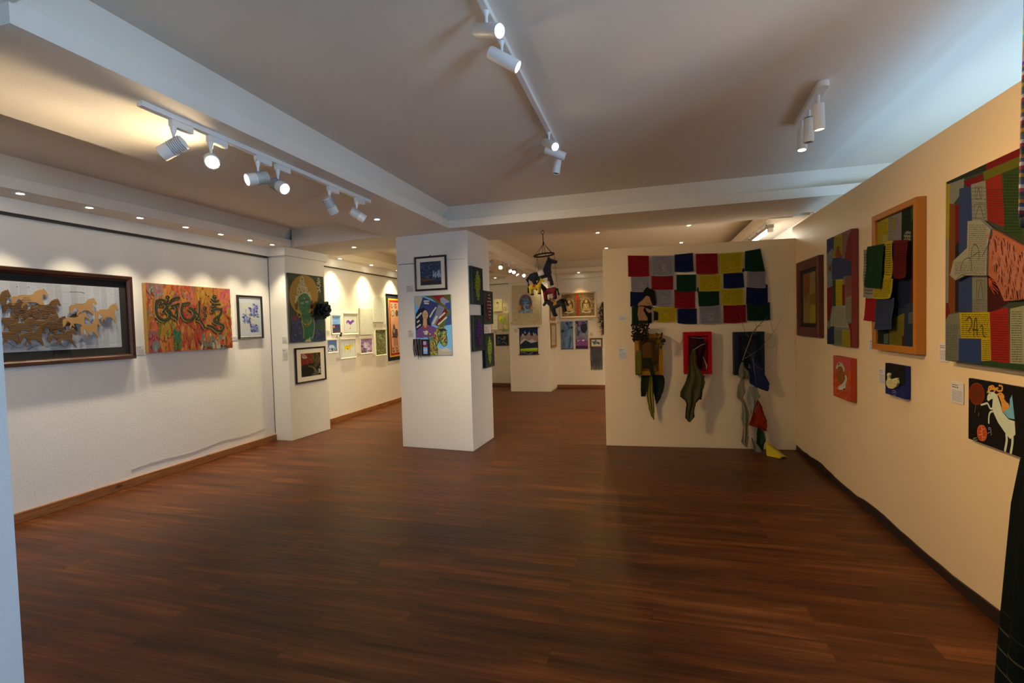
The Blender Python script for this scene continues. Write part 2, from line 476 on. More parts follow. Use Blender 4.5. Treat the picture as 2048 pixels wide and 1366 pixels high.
def window(n, along, fixed, a, b, z0, z1):
    t = bpy.data.objects.new('window_%d' % n, None); COL.objects.link(t); struct(t)
    f = MB(); g = MB(); w = 0.05
    def bx(m, u0, u1, v0, v1, d):
        if along == 'y': m.box(fixed + 0.1 - d, fixed + 0.1 + d, u0, u1, v0, v1)
        else: m.box(u0, u1, fixed - 0.1 - d, fixed - 0.1 + d, v0, v1)
    for u in (a, (2 * a + b) / 3 - w / 2, (a + 2 * b) / 3 - w / 2, b - w): bx(f, u, u + w, z0, z1, 0.03)
    for v in (z0, z1 - w): bx(f, a, b, v, v + w, 0.03)
    bx(g, a + w, b - w, z0 + w, z1 - w, 0.003)
    f.build('window_frame', FRM, t); g.build('pane', GLS, t)
window(1, 'y', 2.6, -1.5, 1.0, 0.85, 2.45)
window(2, 'y', 2.6, 1.3, 5.3, 0.85, 2.45)
window(3, 'x', -2.0, -1.6, 2.2, 0.9, 2.5)
# near pillar at the left edge of the view and the box beam over it
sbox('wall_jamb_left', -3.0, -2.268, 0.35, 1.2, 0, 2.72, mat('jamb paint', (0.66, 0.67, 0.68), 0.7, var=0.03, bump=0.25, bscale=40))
sbox('trim_1', -4.6, -2.11, -0.6, 1.235, 2.70, 2.87, CEILW)

# --- dropped beams and soffits with a lower lip
def frustum(m, r0, r1, z0, z1):
    """four-sided block between rectangle r0 (x0, x1, y0, y1) at z0 and r1 at z1"""
    v = [(x, y, z) for (x0, x1, y0, y1), z in ((r0, z0), (r1, z1)) for x, y in ((x0, y0), (x1, y0), (x1, y1), (x0, y1))]
    m.add(v, [(3, 2, 1, 0), (4, 5, 6, 7)] + [(i, (i + 1) % 4, 4 + (i + 1) % 4, 4 + i) for i in range(4)])
def beam(name, x0, x1, y0, y1, lips='', zl=2.715, inset=0.12):
    m = MB()
    m.box(x0, x1, y0, y1, 2.625, zl)
    i = dict((c, inset if c in lips else 0.0) for c in 'lrfb')
    frustum(m, (x0 + i['l'], x1 - i['r'], y0 + i['f'], y1 - i['b']), (x0, x1, y0, y1), zl, 2.87)
    return struct(m.build(name, CEILW))
beam('trim_2', -3.10, -2.17, 1.226, 5.2, 'lr')
m = MB()
m.box(-3.10, 1.60, 5.2, 6.15, 2.625, 2.715); frustum(m, (-2.98, 1.60, 5.32, 6.03), (-3.10, 1.60, 5.2, 6.15), 2.715, 2.87)
m.box(1.60, 2.6, 5.2, 5.95, 2.625, 2.715); frustum(m, (1.60, 2.6, 5.32, 5.95), (1.60, 2.6, 5.2, 5.95), 2.715, 2.87)
struct(m.build('trim_3', CEILW))
beam('trim_4', -4.95, -4.583, 1.226, 5.5, 'r')
sprism('trim_5', [(-4.63, 5.54), (-3.10, 5.33), (-3.10, 6.22), (-4.60, 6.46)], 2.625, 2.725, CEILW)
sprism('trim_6', [(-4.63, 5.58), (-3.06, 5.37), (-3.06, 6.18), (-4.60, 6.42)], 2.725, 2.87, CEILW)
beam('trim_7', -4.95, -4.65, 5.5, 11.32, 'r')
beam('trim_8', -3.10, -2.27, 6.15, 10.75, 'lr')
sbox('trim_9', 1.36, 1.76, 6.11, 11.1, 2.625, 2.78, CEILW)
beam('trim_10', -4.65, 1.76, 10.72, 11.32, 'f')
# projecting band along the top of the left wall and a dark strip laid under it as its shadow
m = MB(); m.box(-4.95, -4.905, -2.0, 5.49, 2.512, 2.625)
m.prism([(-4.95, 5.44), (-4.64, 5.44), (-4.588, 6.29), (-4.95, 6.29)], 2.512, 2.624)
m.box(-4.86, -4.815, 6.29, 11.32, 2.50, 2.625)
m.box(-4.815, -2.05, 11.26, 11.32, 2.50, 2.625); m.box(-2.05, 1.7, 11.03, 11.08, 2.52, 2.625)
m.box(-3.01, -2.02, 10.37, 10.41, 2.43, 2.60); m.box(-2.06, -2.02, 10.37, 11.05, 2.43, 2.60)
struct(m.build('trim_11', WHITE))
m = MB(); m.box(-4.952, -4.925, -2.0, 5.45, 2.490, 2.512); m.box(-4.862, -4.83, 6.3, 11.3, 2.486, 2.50)
m.box(-4.8, -3.01, 11.28, 11.322, 2.49, 2.50)
struct(m.build('trim_12', SEAM_SHADOW))
# seam of the board lining round the pillar head
def on_line(A, B, u, off=0.0):
    A, B = Vector(A), Vector(B); t = (B - A).normalized(); n = Vector((t.y, -t.x))
    return A + t * u + n * off
def rz_of(A, B):
    t = Vector(B) - Vector(A); return math.atan2(t.y, t.x)
PIA, PIB, PIC = (-2.993, 5.453), (-2.019, 5.375), (-1.993, 6.098)
for nm, u0, u1, z, th in (('trim_13', 0.028, 0.262, 2.283, 0.0035), ('trim_14', 0.70, 0.955, 2.293, 0.0012)):
    p0, p1, p2, p3 = on_line(PIA, PIB, u0, 0.001), on_line(PIA, PIB, u1, 0.001), on_line(PIA, PIB, u1, -0.004), on_line(PIA, PIB, u0, -0.004)
    sprism(nm, [tuple(p) for p in (p0, p1, p2, p3)], z - th, z + th, SEAM_SHADOW)
# thin seam where the column meets the left wall
sbox('trim_15', -4.951, -4.945, 5.474, 5.481, 0.1, 2.51, SEAM_SHADOW)

# --- skirtings
def skirt(name, x0, x1, y0, y1, h, m): return sbox(name, x0, x1, y0, y1, 0, h, m, 0.004)
skirt('baseboard_left', -4.95, -4.925, -2.0, 5.475, 0.085, PINE)
skirt('baseboard_left_rear', -4.86, -4.838, 6.245, 11.3, 0.085, PINE)
skirt('baseboard_back_left', -4.83, -2.975, 11.298, 11.32, 0.075, PINEX)
skirt('baseboard_back_right', -2.03, 1.7, 11.058, 11.08, 0.075, PINEX)
# dark tape-like skirting on the right panel, with a wavy upper edge
m = MB(); r = random.Random(4); ys = np.linspace(1.56, 6.03, 40)
vs = []; fs = []
for y in ys:
    h = 0.062 + 0.012 * math.sin(y * 5.1) + r.uniform(-.006, .006)
    vs += [(1.600, y, 0), (1.588, y, 0), (1.590, y, h), (1.600, y, h)]
for i in range(len(ys) - 1):
    for k in range(3): fs.append((i * 4 + k, i * 4 + k + 1, i * 4 + 5 + k, i * 4 + 4 + k))
fs += [(0, 3, 2, 1), tuple(len(vs) - 4 + k for k in range(4))]
m.add(vs, fs); struct(m.build('baseboard_right', DARKB))
# cracked plaster ledge low on the left wall
m = MB(); r = random.Random(8)
pts = [(3.55 + 0.06 * i, 0.155 + 0.012 * math.sin(i * 0.45) + r.uniform(-.004, .004) + 0.0012 * i) for i in range(30)]
for (a, za), (b, zb) in zip(pts, pts[1:]):
    m.add([(-4.951, a, za + 0.03), (-4.9465, a, za), (-4.951, a, za - 0.010), (-4.951, b, zb + 0.03), (-4.9465, b, zb), (-4.951, b, zb - 0.010)],
          [(0, 1, 4, 3), (1, 2, 5, 4), (0, 2, 1), (3, 4, 5)])
struct(m.build('trim_16', ROUGHW, smooth=True))

# ================================================================== lights
WARM = (1.0, 0.72, 0.42)
LAMP = emat('lit lamp glass', (1.0, 0.86, 0.62), 30.0)
DIM = emat('dim lamp glass', (1.0, 0.84, 0.62), 4.0)
METALW = mat('white lamp metal', (0.78, 0.78, 0.77), 0.35)
GREYF = mat('grey heat sink', (0.30, 0.31, 0.32), 0.4, metal=0.4)
BLACKM = mat('black metal', (0.012, 0.012, 0.012), 0.4)
OFFG = mat('unlit lamp glass', (0.10, 0.10, 0.10), 0.2)
def spot(parent, loc, direction, watts, angle, blend=0.6, col=WARM, r=0.02, name='spot'):
    l = bpy.data.lights.new(name, 'SPOT'); l.energy = watts; l.color = col
    l.spot_size = math.radians(angle); l.spot_blend = blend; l.shadow_soft_size = r
    o = bpy.data.objects.new(name, l); COL.objects.link(o)
    o.parent = parent
    o.location = loc; o.rotation_euler = Vector(direction).to_track_quat('-Z', 'Y').to_euler()
    return o
K_DOWN, K_TRACK = 36.0, 60.0
WARM2 = (1.0, 0.80, 0.54)
def downlight(x, y, z, label, watts, ang=74, on=True, group='recessed downlights', d=(0, 0, -1)):
    t = empty('downlight', (x, y, z), 0, label, 'downlight', group)
    MB().lathe([(0.036, -0.0005), (0.046, -0.0005), (0.048, -0.004), (0.044, -0.007), (0.036, -0.006)], 24).build('trim_ring', METALW, t, smooth=True)
    MB().lathe([(0.0355, -0.001), (0.034, -0.005), (0.02, -0.0065), (0.0, -0.007)], 20).build('lens', LAMP if on else OFFG, t)
    if on: spot(t, (0, 0, -0.012), d, watts, ang, 0.75 if x > -4.67 else 1.0, (1.0, 0.83, 0.54) if (y < 5.4 and x < -4) else ((1.0, 0.83, 0.44) if x < -3.6 else (1.0, 0.61, 0.20)), r=0.03, name='downlight_spot')
    return t
ordn = ['first', 'second', 'third', 'fourth', 'fifth', 'sixth', 'seventh']
for i, y in enumerate((2.632, 3.116, 3.554, 4.031, 4.467, 4.89, 5.253)):
    downlight(-4.665, y, 2.625, 'lit downlight over the left wall, %s of its seven counted towards the column' % ordn[i], K_DOWN * 1.4)
downlight(-2.658, 4.47, 2.625, 'lit downlight in the beam soffit at the end of the white spotlight track', K_DOWN)
downlight(-3.856, 5.862, 2.625, 'lit downlight in the short cross soffit behind the left ceiling tray', K_DOWN)
for i, y in enumerate((6.717, 7.627, 8.568)):
    downlight(-4.68, y, 2.625, 'lit downlight over the far left wall, %s one behind the white column' % ordn[i], K_DOWN * 2.8, 96)
downlight(-4.70, 9.5, 2.625, 'lit downlight over the far left wall, hidden behind the pillar', K_DOWN * 4)
for (x, y, w) in ((-0.70, 7.53, 'nearer the wire mobile'), (-0.70, 9.16, 'just above the left end of the partition'), (0.61, 7.5, 'in the middle above the flag partition'), (0.61, 9.11, 'lowest above the prayer flags')):
    downlight(x, y, 2.87, 'small lit downlight in the back ceiling, ' + w, K_DOWN * 1.25, 150)
downlight(-1.45, 10.86, 2.625, 'lit downlight over the gold picture on the back wall', K_DOWN * 0.6)
downlight(-3.45, 11.0, 2.625, 'lit downlight over the corner left of the back column', K_DOWN * 0.7)
downlight(-0.55, 10.86, 2.625, 'lit downlight over the back wall hidden by the partition', K_DOWN * 0.6)
# unlit flush plates in the cross soffit
for x, y, w in ((-0.95, 5.42, 'left of three'), (0.09, 5.43, 'middle of three'), (0.55, 5.38, 'right of three')):
    o = MB().lathe([(0.05, -0.0005), (0.05, -0.003), (0.0, -0.003)], 24).build('ceiling_plate', CEILW)
    o.location = (x, y, 2.625); tag(o, 'flush white blanking plate under the cross beam, ' + w, 'cover plate', 'flush cover plates')

def lamp_head(parent, base, jx, direction, L_=0.13, R_=0.038, fins=True, lit=True, watts=0, ang=45, stem=0.1, adapter=True, blacktop=False, stem_r=0.007, col=(1.0, 0.75, 0.44)):
    """adapter on the track, stem, tilted housing, lens; a part tree of one spotlight"""
    d = Vector(direction).normalized()
    if adapter: MB().box(-0.016, 0.016, -0.015, 0.105, -0.036, 0.0).build('adapter', METALW, parent, bevel=0.003)
    MB().lathe([(0.017, -0.035 if adapter else 0), (0.012, -0.06 if adapter else -0.01), (stem_r, -0.075 if adapter else -0.02), (stem_r, -stem), (stem_r, -stem - 0.005)], 14).build('stem', METALW, parent, smooth=True)
    c = Vector((0, 0, -stem - 0.008)); o = c - d * L_ * 0.45
    h = MB().lathe([(R_ * 0.55, 0), (R_ * 0.9, 0.003), (R_, 0.012), (R_, L_ * 0.98), (R_ * 0.98, L_), (R_ * 0.86, L_), (R_ * 0.84, L_ - 0.010), (0, L_ - 0.0102)], 28, o, d).build('housing', METALW, parent, smooth=True)
    if fins:
        f = MB()
        for k in range(7): f.lathe([(R_ * 1.06, 0), (R_ * 1.06, 0.0035)], 24, o + d * (0.010 + k * L_ * 0.075), d)
        f.build('heat_sink', GREYF, h)
    if blacktop: MB().lathe([(R_ * 0.8, 0), (R_ * 0.8, 0.002), (0, 0.002)], 20, o - d * 0.003, d).build('cap', BLACKM, h)
    MB().lathe([(R_ * 0.83, 0), (R_ * 0.7, 0.002), (0, 0.0035)], 22, o + d * (L_ - 0.0095), d).build('lens', (LAMP if lit is True else DIM) if lit else OFFG, h)
    if watts: spot(parent, o + d * (L_ + 0.012), d, watts, ang, 1.0, col, r=R_ * 0.7, name='track_spot')
# --- left track on the beam soffit
tr = MB().box(-2.345, -2.31, 1.80, 3.80, 2.598, 2.6245).box(-2.332, -2.323, 1.83, 3.77, 2.5972, 2.5985).build('track_rail', METALW, bevel=0.002)
tag(tr, 'long white spotlight track under the beam above the left half of the room', 'lighting track')
for y, d, lit, w, ang, lab in (
        (1.97, (-0.78, -0.35, -0.50), True, 17, 142, 'white track spotlight at the near end, ribbed back turned to the room'),
        (2.19, (0.70, -0.60, -0.36), True, 28, 96, 'glaring white track spotlight pointing straight at the viewer'),
        (2.53, (-0.45, -0.85, -0.34), True, 60, 140, 'white track spotlight with its lit round lens turned to the left'),
        (2.70, (0.80, -0.18, -0.42), True, 42, 106, 'ribbed white track spotlight with its lit lens aimed right'),
        (3.24, (0.10, 0.62, -0.78), True, 75, 95, 'white track spotlight aimed down the room, second from the pillar end'),
        (3.60, (0.62, 0.60, -0.50), True, 75, 105, 'white track spotlight nearest the pillar end of the left track')):
    t = empty('track_spotlight', (-2.3275, y, 2.598), 0, lab, 'spotlight', 'spotlights on the left track')
    lamp_head(t, 0, 0, d, lit=lit, watts=w * K_TRACK / 60, ang=ang, stem=0.13)
# --- centre track on the high ceiling
tr = MB().box(-0.655, -0.625, 1.55, 3.78, 2.84, 2.8695).build('track_rail', METALW, bevel=0.002)
tr.rotation_euler = (0, 0, 0); tag(tr, 'slim white spotlight track on the high ceiling in the middle of the room', 'lighting track')
for y, d, lit, w, ang, lab, bt in (
        (2.02, (0.80, -0.45, -0.42), True, 72, 92, 'white cylinder spotlight at the top edge of the view with lit lens', False),
        (2.25, (0.83, 0.12, -0.52), True, 74, 92, 'long white cylinder spotlight, second down the centre track, glowing lens aimed right', False),
        (3.40, (0.60, -0.62, -0.52), True, 62, 92, 'white cylinder spotlight with lit lens near the far end of the centre track', False),
        (3.58, (0.88, 0.20, -0.40), False, 0, 75, 'small white cylinder spotlight turned away, near the far end of the centre track', False),
        (3.72, (-0.16, -0.10, -1.0), False, 0, 40, 'white cylinder spotlight hanging straight down with black top', True)):
    t = empty('track_spotlight', (-0.64, y, 2.84), 0, lab, 'spotlight', 'spotlights on the centre track')
    lamp_head(t, 0, 0, d, L_=0.16, R_=0.030, fins=False, lit=lit, watts=w * K_TRACK / 60, ang=ang, stem=0.07 if not bt else 0.10, adapter=False, blacktop=bt, col=(1.0, 0.64, 0.28))
# --- bar with three cylinders
t = empty('ceiling_spotlight_bar', (1.035, 3.575, 2.87), -0.06, 'white ceiling bar holding three cylinder spotlights, near the right wall', 'spotlight bar')
n = 16; out = [(0.032 * math.cos(a), 0.30 + 0.032 * math.sin(a)) for a in np.linspace(0, PI, n)] + [(-0.032 * math.cos(a), -0.30 - 0.032 * math.sin(a)) for a in np.linspace(0, PI, n)]
MB().prism(out, -0.035, -0.0005).build('mounting_bar', METALW, t, bevel=0.003)
for y, dd, bt, li in ((-0.20, (0.05, 0.08, -1), False, 'dim'), (0.02, (-0.02, 0.05, -1), True, False), (0.20, (-0.05, -0.12, -1), False, 'dim')):
    MB().lathe([(0.008, -0.035), (0.008, -0.085)], 12, (0, y, 0)).build('stem', METALW, t, smooth=True)
    d = Vector(dd).normalized(); o = Vector((0, y, -0.086))
    h = MB().lathe([(0.022, 0), (0.030, 0.002), (0.031, 0.006), (0.031, 0.150), (0.029, 0.152), (0.026, 0.152), (0.025, 0.142), (0, 0.142)], 28, o, d).build('lamp_cylinder', METALW, t, smooth=True)
    MB().lathe([(0.0245, 0), (0.0, 0.002)], 20, o + d * 0.1425, d).build('lens', DIM if li else OFFG, h)
    if bt: MB().lathe([(0.0295, 0), (0.0295, 0.003)], 20, o - d * 0.003, d).build('cap', BLACKM, h)
    if li: spot(t, o + d * 0.16, d, 5, 60, name='bar_spot')
# --- far track under the back beam
tr = MB().box(-2.415, -2.385, 6.9, 10.5, 2.60, 2.6245).build('track_rail', METALW)
tag(tr, 'distant white spotlight track beyond the pillar, crowded with lit heads', 'lighting track')
for i, (y, d) in enumerate(((7.10, (-0.85, 0.1, -0.5)), (7.45, (-0.75, -0.45, -0.5)), (8.0, (0.15, -0.9, -0.4)), (8.5, (0.6, -0.5, -0.6)), (8.85, (0.2, -0.9, -0.4)), (9.0, (0.5, -0.1, -0.8)), (9.6, (0.3, -0.9, -0.3)), (10.2, (0.55, 0.1, -0.75)))):
    t = empty('track_spotlight', (-2.40, y, 2.60), 0, 'small lit spotlight on the distant track, %s from the pillar' % (ordn + ['eighth'])[i], 'spotlight', 'spotlights on the distant track')
    lamp_head(t, 0, 0, d, L_=0.11, R_=0.035, fins=True, lit=True, watts=(60, 36, 0, 6, 0, 6, 0, 6)[i] * K_TRACK / 60, ang=110, stem=0.09, adapter=False, col=(1.0, 0.76, 0.36))
# --- fluorescent batten on the back right beam
t = empty('ceiling_tube_light', (1.42, 7.1, 2.625), 0, 'lit fluorescent tube batten hanging above the partition corner', 'tube light')
MB().box(-0.03, 0.03, -0.78, 0.68, -0.075, -0.035).build('batten', mat('grey batten', (0.35, 0.35, 0.33), 0.5), t)
tb = MB().lathe([(0.013, -0.70), (0.013, 0.62)], 14, (0, 0, -0.095), (0, 1, 0)).build('tube', emat('fluorescent tube', (1.0, 0.97, 0.85), 14.0), t)
for ya, yb in ((-0.77, -0.70), (0.62, 0.69)): MB().box(-0.025, 0.025, ya, yb, -0.12, -0.07).build('end_cap', METALW, t)
for y in (-0.55, 0.0, 0.5): MB().lathe([(0.006, -0.04), (0.006, -0.0005)], 8, (0, y, 0)).build('hanger', BLACKM, t)
def area(name, loc, direction, sx, sy, watts, col):
    l = bpy.data.lights.new(name, 'AREA'); l.shape = 'RECTANGLE'; l.size = sx; l.size_y = sy; l.energy = watts; l.color = col
    o = bpy.data.objects.new(name, l); COL.objects.link(o); o.location = loc
    o.rotation_euler = Vector(direction).to_track_quat('-Z', 'Z').to_euler(); return o
area('tube_glow', (1.42, 7.05, 2.49), (0, 0, -1), 0.05, 1.3, 22, (1.0, 0.95, 0.8))
# --- daylight outside the windows
DAY = (0.41, 0.68, 1.0)
area('daylight_right', (2.95, 3.3, 1.5), (-1, 0, 0.35), 4.0, 1.7, 108, DAY)
area('daylight_right_near', (2.95, -0.25, 2.02), (-1, 0.12, -0.05), 2.5, 0.85, 200, DAY)
area('daylight_behind', (0.3, -2.4, 1.7), (0, 1, 0.25), 3.8, 1.7, 8, DAY)
w = bpy.data.worlds.new('World'); S.world = w; w.use_nodes = True
bg = w.node_tree.nodes['Background']
sky = w.node_tree.nodes.new('ShaderNodeTexSky'); sky.sky_type = 'NISHITA'; sky.sun_disc = False; sky.sun_elevation = math.radians(38); sky.sun_rotation = math.radians(250)
w.node_tree.links.new(sky.outputs['Color'], bg.inputs['Color']); bg.inputs['Strength'].default_value = 0.05

# ================================================================== camera
cd = bpy.data.cameras.new('camera'); cd.sensor_width = 36.0; cd.lens = 36.0 * 966.9 / 2048
cd.clip_start = 0.02
cam = bpy.data.objects.new('camera', cd); COL.objects.link(cam); S.camera = cam
yaw, pit, rol = math.radians(15.634), math.radians(-2.0005), math.radians(-1.5853)
fw_ = Vector((-math.sin(yaw) * math.cos(pit), math.cos(yaw) * math.cos(pit), math.sin(pit)))
r_ = Vector((math.cos(yaw), math.sin(yaw), 0)); u_ = r_.cross(fw_)
rr_, uu_ = r_ * math.cos(rol) + u_ * math.sin(rol), -r_ * math.sin(rol) + u_ * math.cos(rol)
M = Matrix((rr_, uu_, -fw_)).transposed().to_4x4(); M.translation = (0, 0, 1.5)
cam.matrix_world = M
S.view_settings.view_transform = 'Standard'; S.view_settings.look = 'None'
S.view_settings.exposure = 0.52; S.view_settings.gamma = 1.0; S.view_settings.use_curve_mapping = False
S.cycles.max_bounces = 8; S.cycles.diffuse_bounces = 5; S.cycles.glossy_bounces = 3; S.cycles.transmission_bounces = 4
S.cycles.sample_clamp_indirect = 6.0; S.cycles.caustics_reflective = False; S.cycles.caustics_refractive = False
S.cycles.use_denoising = True
# ================================================================== pictures on the left half
def vplane(x, y, A, B, off=0.0):
    """the point of the wall A-B (off metres in front of it) seen at (x, y) of the 2048 x 1366 photograph, as (distance along, height)"""
    A, B = Vector(A), Vector(B); t = (B - A).normalized(); n = Vector((t.y, -t.x))
    d = fw_ + rr_ * ((x - 1024) / 966.9) - uu_ * ((y - 683) / 966.9)
    P0 = A + n * off; k = (P0.x * n.x + P0.y * n.y) / (d.x * n.x + d.y * n.y)
    p = Vector((d.x, d.y)) * k
    return ((p - A).dot(t), 1.5 + d.z * k)
def onwall(A, B, u, z, off=0.0012):
    p = on_line(A, B, u, off); return (p.x, p.y, z)
WL = ((-4.95, 0.0), (-4.95, 5.0)); WLR = ((-4.86, 0.0), (-4.86, 5.0))
WC = ((-4.68, 5.48), (-4.63, 6.24)); WCF = ((-4.95, 5.48), (-4.68, 5.48))
WPF = (PIA, PIB); WPR = (PIB, PIC)
WBL = ((-4.86, 11.32), (-2.95, 11.32)); WBC = ((-2.97, 10.41), (-2.06, 10.41)); WBR = ((-2.05, 11.08), (1.9, 11.08)); WBS = ((-2.06, 10.41), (-2.04, 11.10))
WPT = ((PA.x, PA.y), (PB.x, PB.y)); WR = ((1.6, 6.2), (1.6, 1.0))
def place(W, u0, u1, z0, z1):
    """centre, turn and size of a rectangle on a wall"""
    return onwall(W[0], W[1], (u0 + u1) / 2, (z0 + z1) / 2), rz_of(*W), abs(u1 - u0), z1 - z0
BLACKF = mat('black picture frame', (0.010, 0.009, 0.008), 0.35)
DARKW = wood_mat('dark red wood frame', (0.016, 0.006, 0.004), (0.060, 0.018, 0.010), axis=0, rough=0.3)
WHITEF = mat('white picture frame', (0.78, 0.76, 0.70), 0.45)
CREAMM = mat('cream mat board', (0.76, 0.71, 0.62), 0.85)
WHITEM = mat('white mat board', (0.80, 0.79, 0.76), 0.85)
BLACKMB = mat('black mat board', (0.006, 0.007, 0.009), 0.8)
OILP = pmat('oil paint', 0.5, 0.16, 55, 0.35, 160)
PAPER = pmat('printed paper', 0.7, 0.05, 30, 0.05, 80)
CLOTHP = pmat('printed cloth', 0.9, 0.10, 70, 0.25, 900)

# --- cardboard horses in the big dark frame
HORSE = [(718, 662), (712, 625), (714, 590), (733, 575), (766, 575), (772, 562), (800, 560), (850, 562), (885, 553), (893, 535), (912, 518), (938, 508), (962, 506), (968, 497), (976, 512), (990, 536), (1003, 562), (1000, 574), (988, 572), (972, 558), (960, 560), (958, 598), (954, 622), (966, 648), (976, 668), (972, 688), (964, 688), (950, 668), (928, 650), (908, 634), (860, 630), (838, 634), (842, 650), (850, 665), (846, 672), (832, 656), (826, 650), (806, 668), (800, 690), (792, 690), (790, 664), (806, 640), (798, 622), (776, 604), (766, 600), (756, 622), (744, 648), (728, 668)]
HX0, HX1, HY0, HY1 = 712, 1003, 497, 690
pos, rz, w, h = place(WL, 1.95, 3.621, 1.268, 2.077)
SUBQ = homog([(0, 318), (1252, 398), (1284, 1018), (40, 1080)])
def sub(p):
    a = SUBQ @ np.array([p[0], p[1], 1.0]); return (2.612 + 0.897 * a[0] / a[2] - 2.7855, 1.962 - 0.574 * a[1] / a[2] - 1.6725)
t = empty('framed_picture', pos, rz, 'wide dark-framed picture of a herd of galloping cardboard horses, next to the jamb', 'picture', None)
ring_frame(w, h, 0.052, 0.06, t, DARKW)
MB().box(-w / 2 + .05, w / 2 - .05, -0.022, -0.003, -h / 2 + .05, h / 2 - .05).build('mat_board', BLACKMB, t)
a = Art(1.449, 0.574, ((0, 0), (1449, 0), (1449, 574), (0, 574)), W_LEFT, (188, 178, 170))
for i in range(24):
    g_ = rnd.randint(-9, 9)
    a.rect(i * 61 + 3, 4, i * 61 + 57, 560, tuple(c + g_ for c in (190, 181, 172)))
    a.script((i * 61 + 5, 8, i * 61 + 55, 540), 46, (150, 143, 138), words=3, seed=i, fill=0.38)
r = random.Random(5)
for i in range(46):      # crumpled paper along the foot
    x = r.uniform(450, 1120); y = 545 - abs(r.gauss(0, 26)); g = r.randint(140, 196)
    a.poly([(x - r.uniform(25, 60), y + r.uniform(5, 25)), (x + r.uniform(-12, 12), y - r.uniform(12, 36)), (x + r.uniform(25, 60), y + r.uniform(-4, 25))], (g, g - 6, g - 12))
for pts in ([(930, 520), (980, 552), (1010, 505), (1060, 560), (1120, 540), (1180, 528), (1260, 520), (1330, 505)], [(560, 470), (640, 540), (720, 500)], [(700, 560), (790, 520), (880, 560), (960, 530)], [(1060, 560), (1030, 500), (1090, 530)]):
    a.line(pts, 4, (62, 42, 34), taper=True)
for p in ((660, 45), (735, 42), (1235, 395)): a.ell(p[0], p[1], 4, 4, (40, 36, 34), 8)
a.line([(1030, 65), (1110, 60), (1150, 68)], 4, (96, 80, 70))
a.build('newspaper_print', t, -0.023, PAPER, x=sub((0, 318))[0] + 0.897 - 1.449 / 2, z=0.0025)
CARD = mat('smooth cardboard', (0.27, 0.155, 0.062), 0.85, var=0.08, scale=14)
CARD2 = mat('corrugated cardboard', (0.20, 0.105, 0.034), 0.9, var=0.15, scale=20)
CARDE = mat('dark corrugated cardboard', (0.115, 0.058, 0.020), 0.9, var=0.2, scale=20)
CARDX = mat('torn cardboard groove', (0.05, 0.026, 0.010), 0.95)
herd = [(560, 840, 660, 860, 2), (-40, 230, 640, 850, 1), (150, 420, 560, 760, 2), (-170, 112, 410, 640, 1), (20, 330, 480, 690, 2), (110, 505, 405, 610, 0), (250, 570, 560, 790, 2), (330, 632, 505, 720, 1), (300, 620, 660, 890, 1), (80, 360, 700, 900, 1), (-60, 210, 790, 1000, 1), (180, 470, 790, 1010, 1), (420, 700, 690, 900, 2), (490, 790, 820, 1000, 1), (640, 912, 648, 830, 0), (712, 1003, 500, 692, 0), (980, 1228, 556, 770, 0), (826, 1035, 716, 922, 0)]
for i, (x0, x1, y0, y1, k) in enumerate(herd):
    P = [sub((x0 + (x - HX0) / (HX1 - HX0) * (x1 - x0), y0 + (y - HY0) / (HY1 - HY0) * (y1 - y0))) for x, y in HORSE]
    P = [p for p in P][::-1]
    mb = MB(); y = -0.026 - 0.0012 * i
    mb.plate(P, y - 0.004, y)
    if k:                                           # flutes of the torn face
        zs = [p[1] for p in P]; z = min(zs)
        st = 0.0125
        while z < max(zs):
            xs = []
            for q0, q1 in zip(P, P[1:] + P[:1]):
                if (q0[1] - z) * (q1[1] - z) < 0: xs.append(q0[0] + (z - q0[1]) / (q1[1] - q0[1]) * (q1[0] - q0[0]))
            xs.sort()
            for xa, xb in zip(xs[::2], xs[1::2]):
                if xb - xa > 0.012: mb.add([(xa, y - .004, z - .0045), (xb, y - .004, z - .0045), (xb, y - .0062, z), (xa, y - .0062, z), (xb, y - .004, z + .0030), (xa, y - .004, z + .0030)], [(0, 1, 2, 3), (3, 2, 4, 5)])
            z += st
    o = mb.build('cardboard_horse', (CARD, CARD2, CARDE)[k], t)
    if k:
        o.data.materials.append(CARDX)
        for q, p in enumerate(o.data.polygons):
            if q >= len(P) + 2 and (q - len(P)) % 2: p.material_index = 1

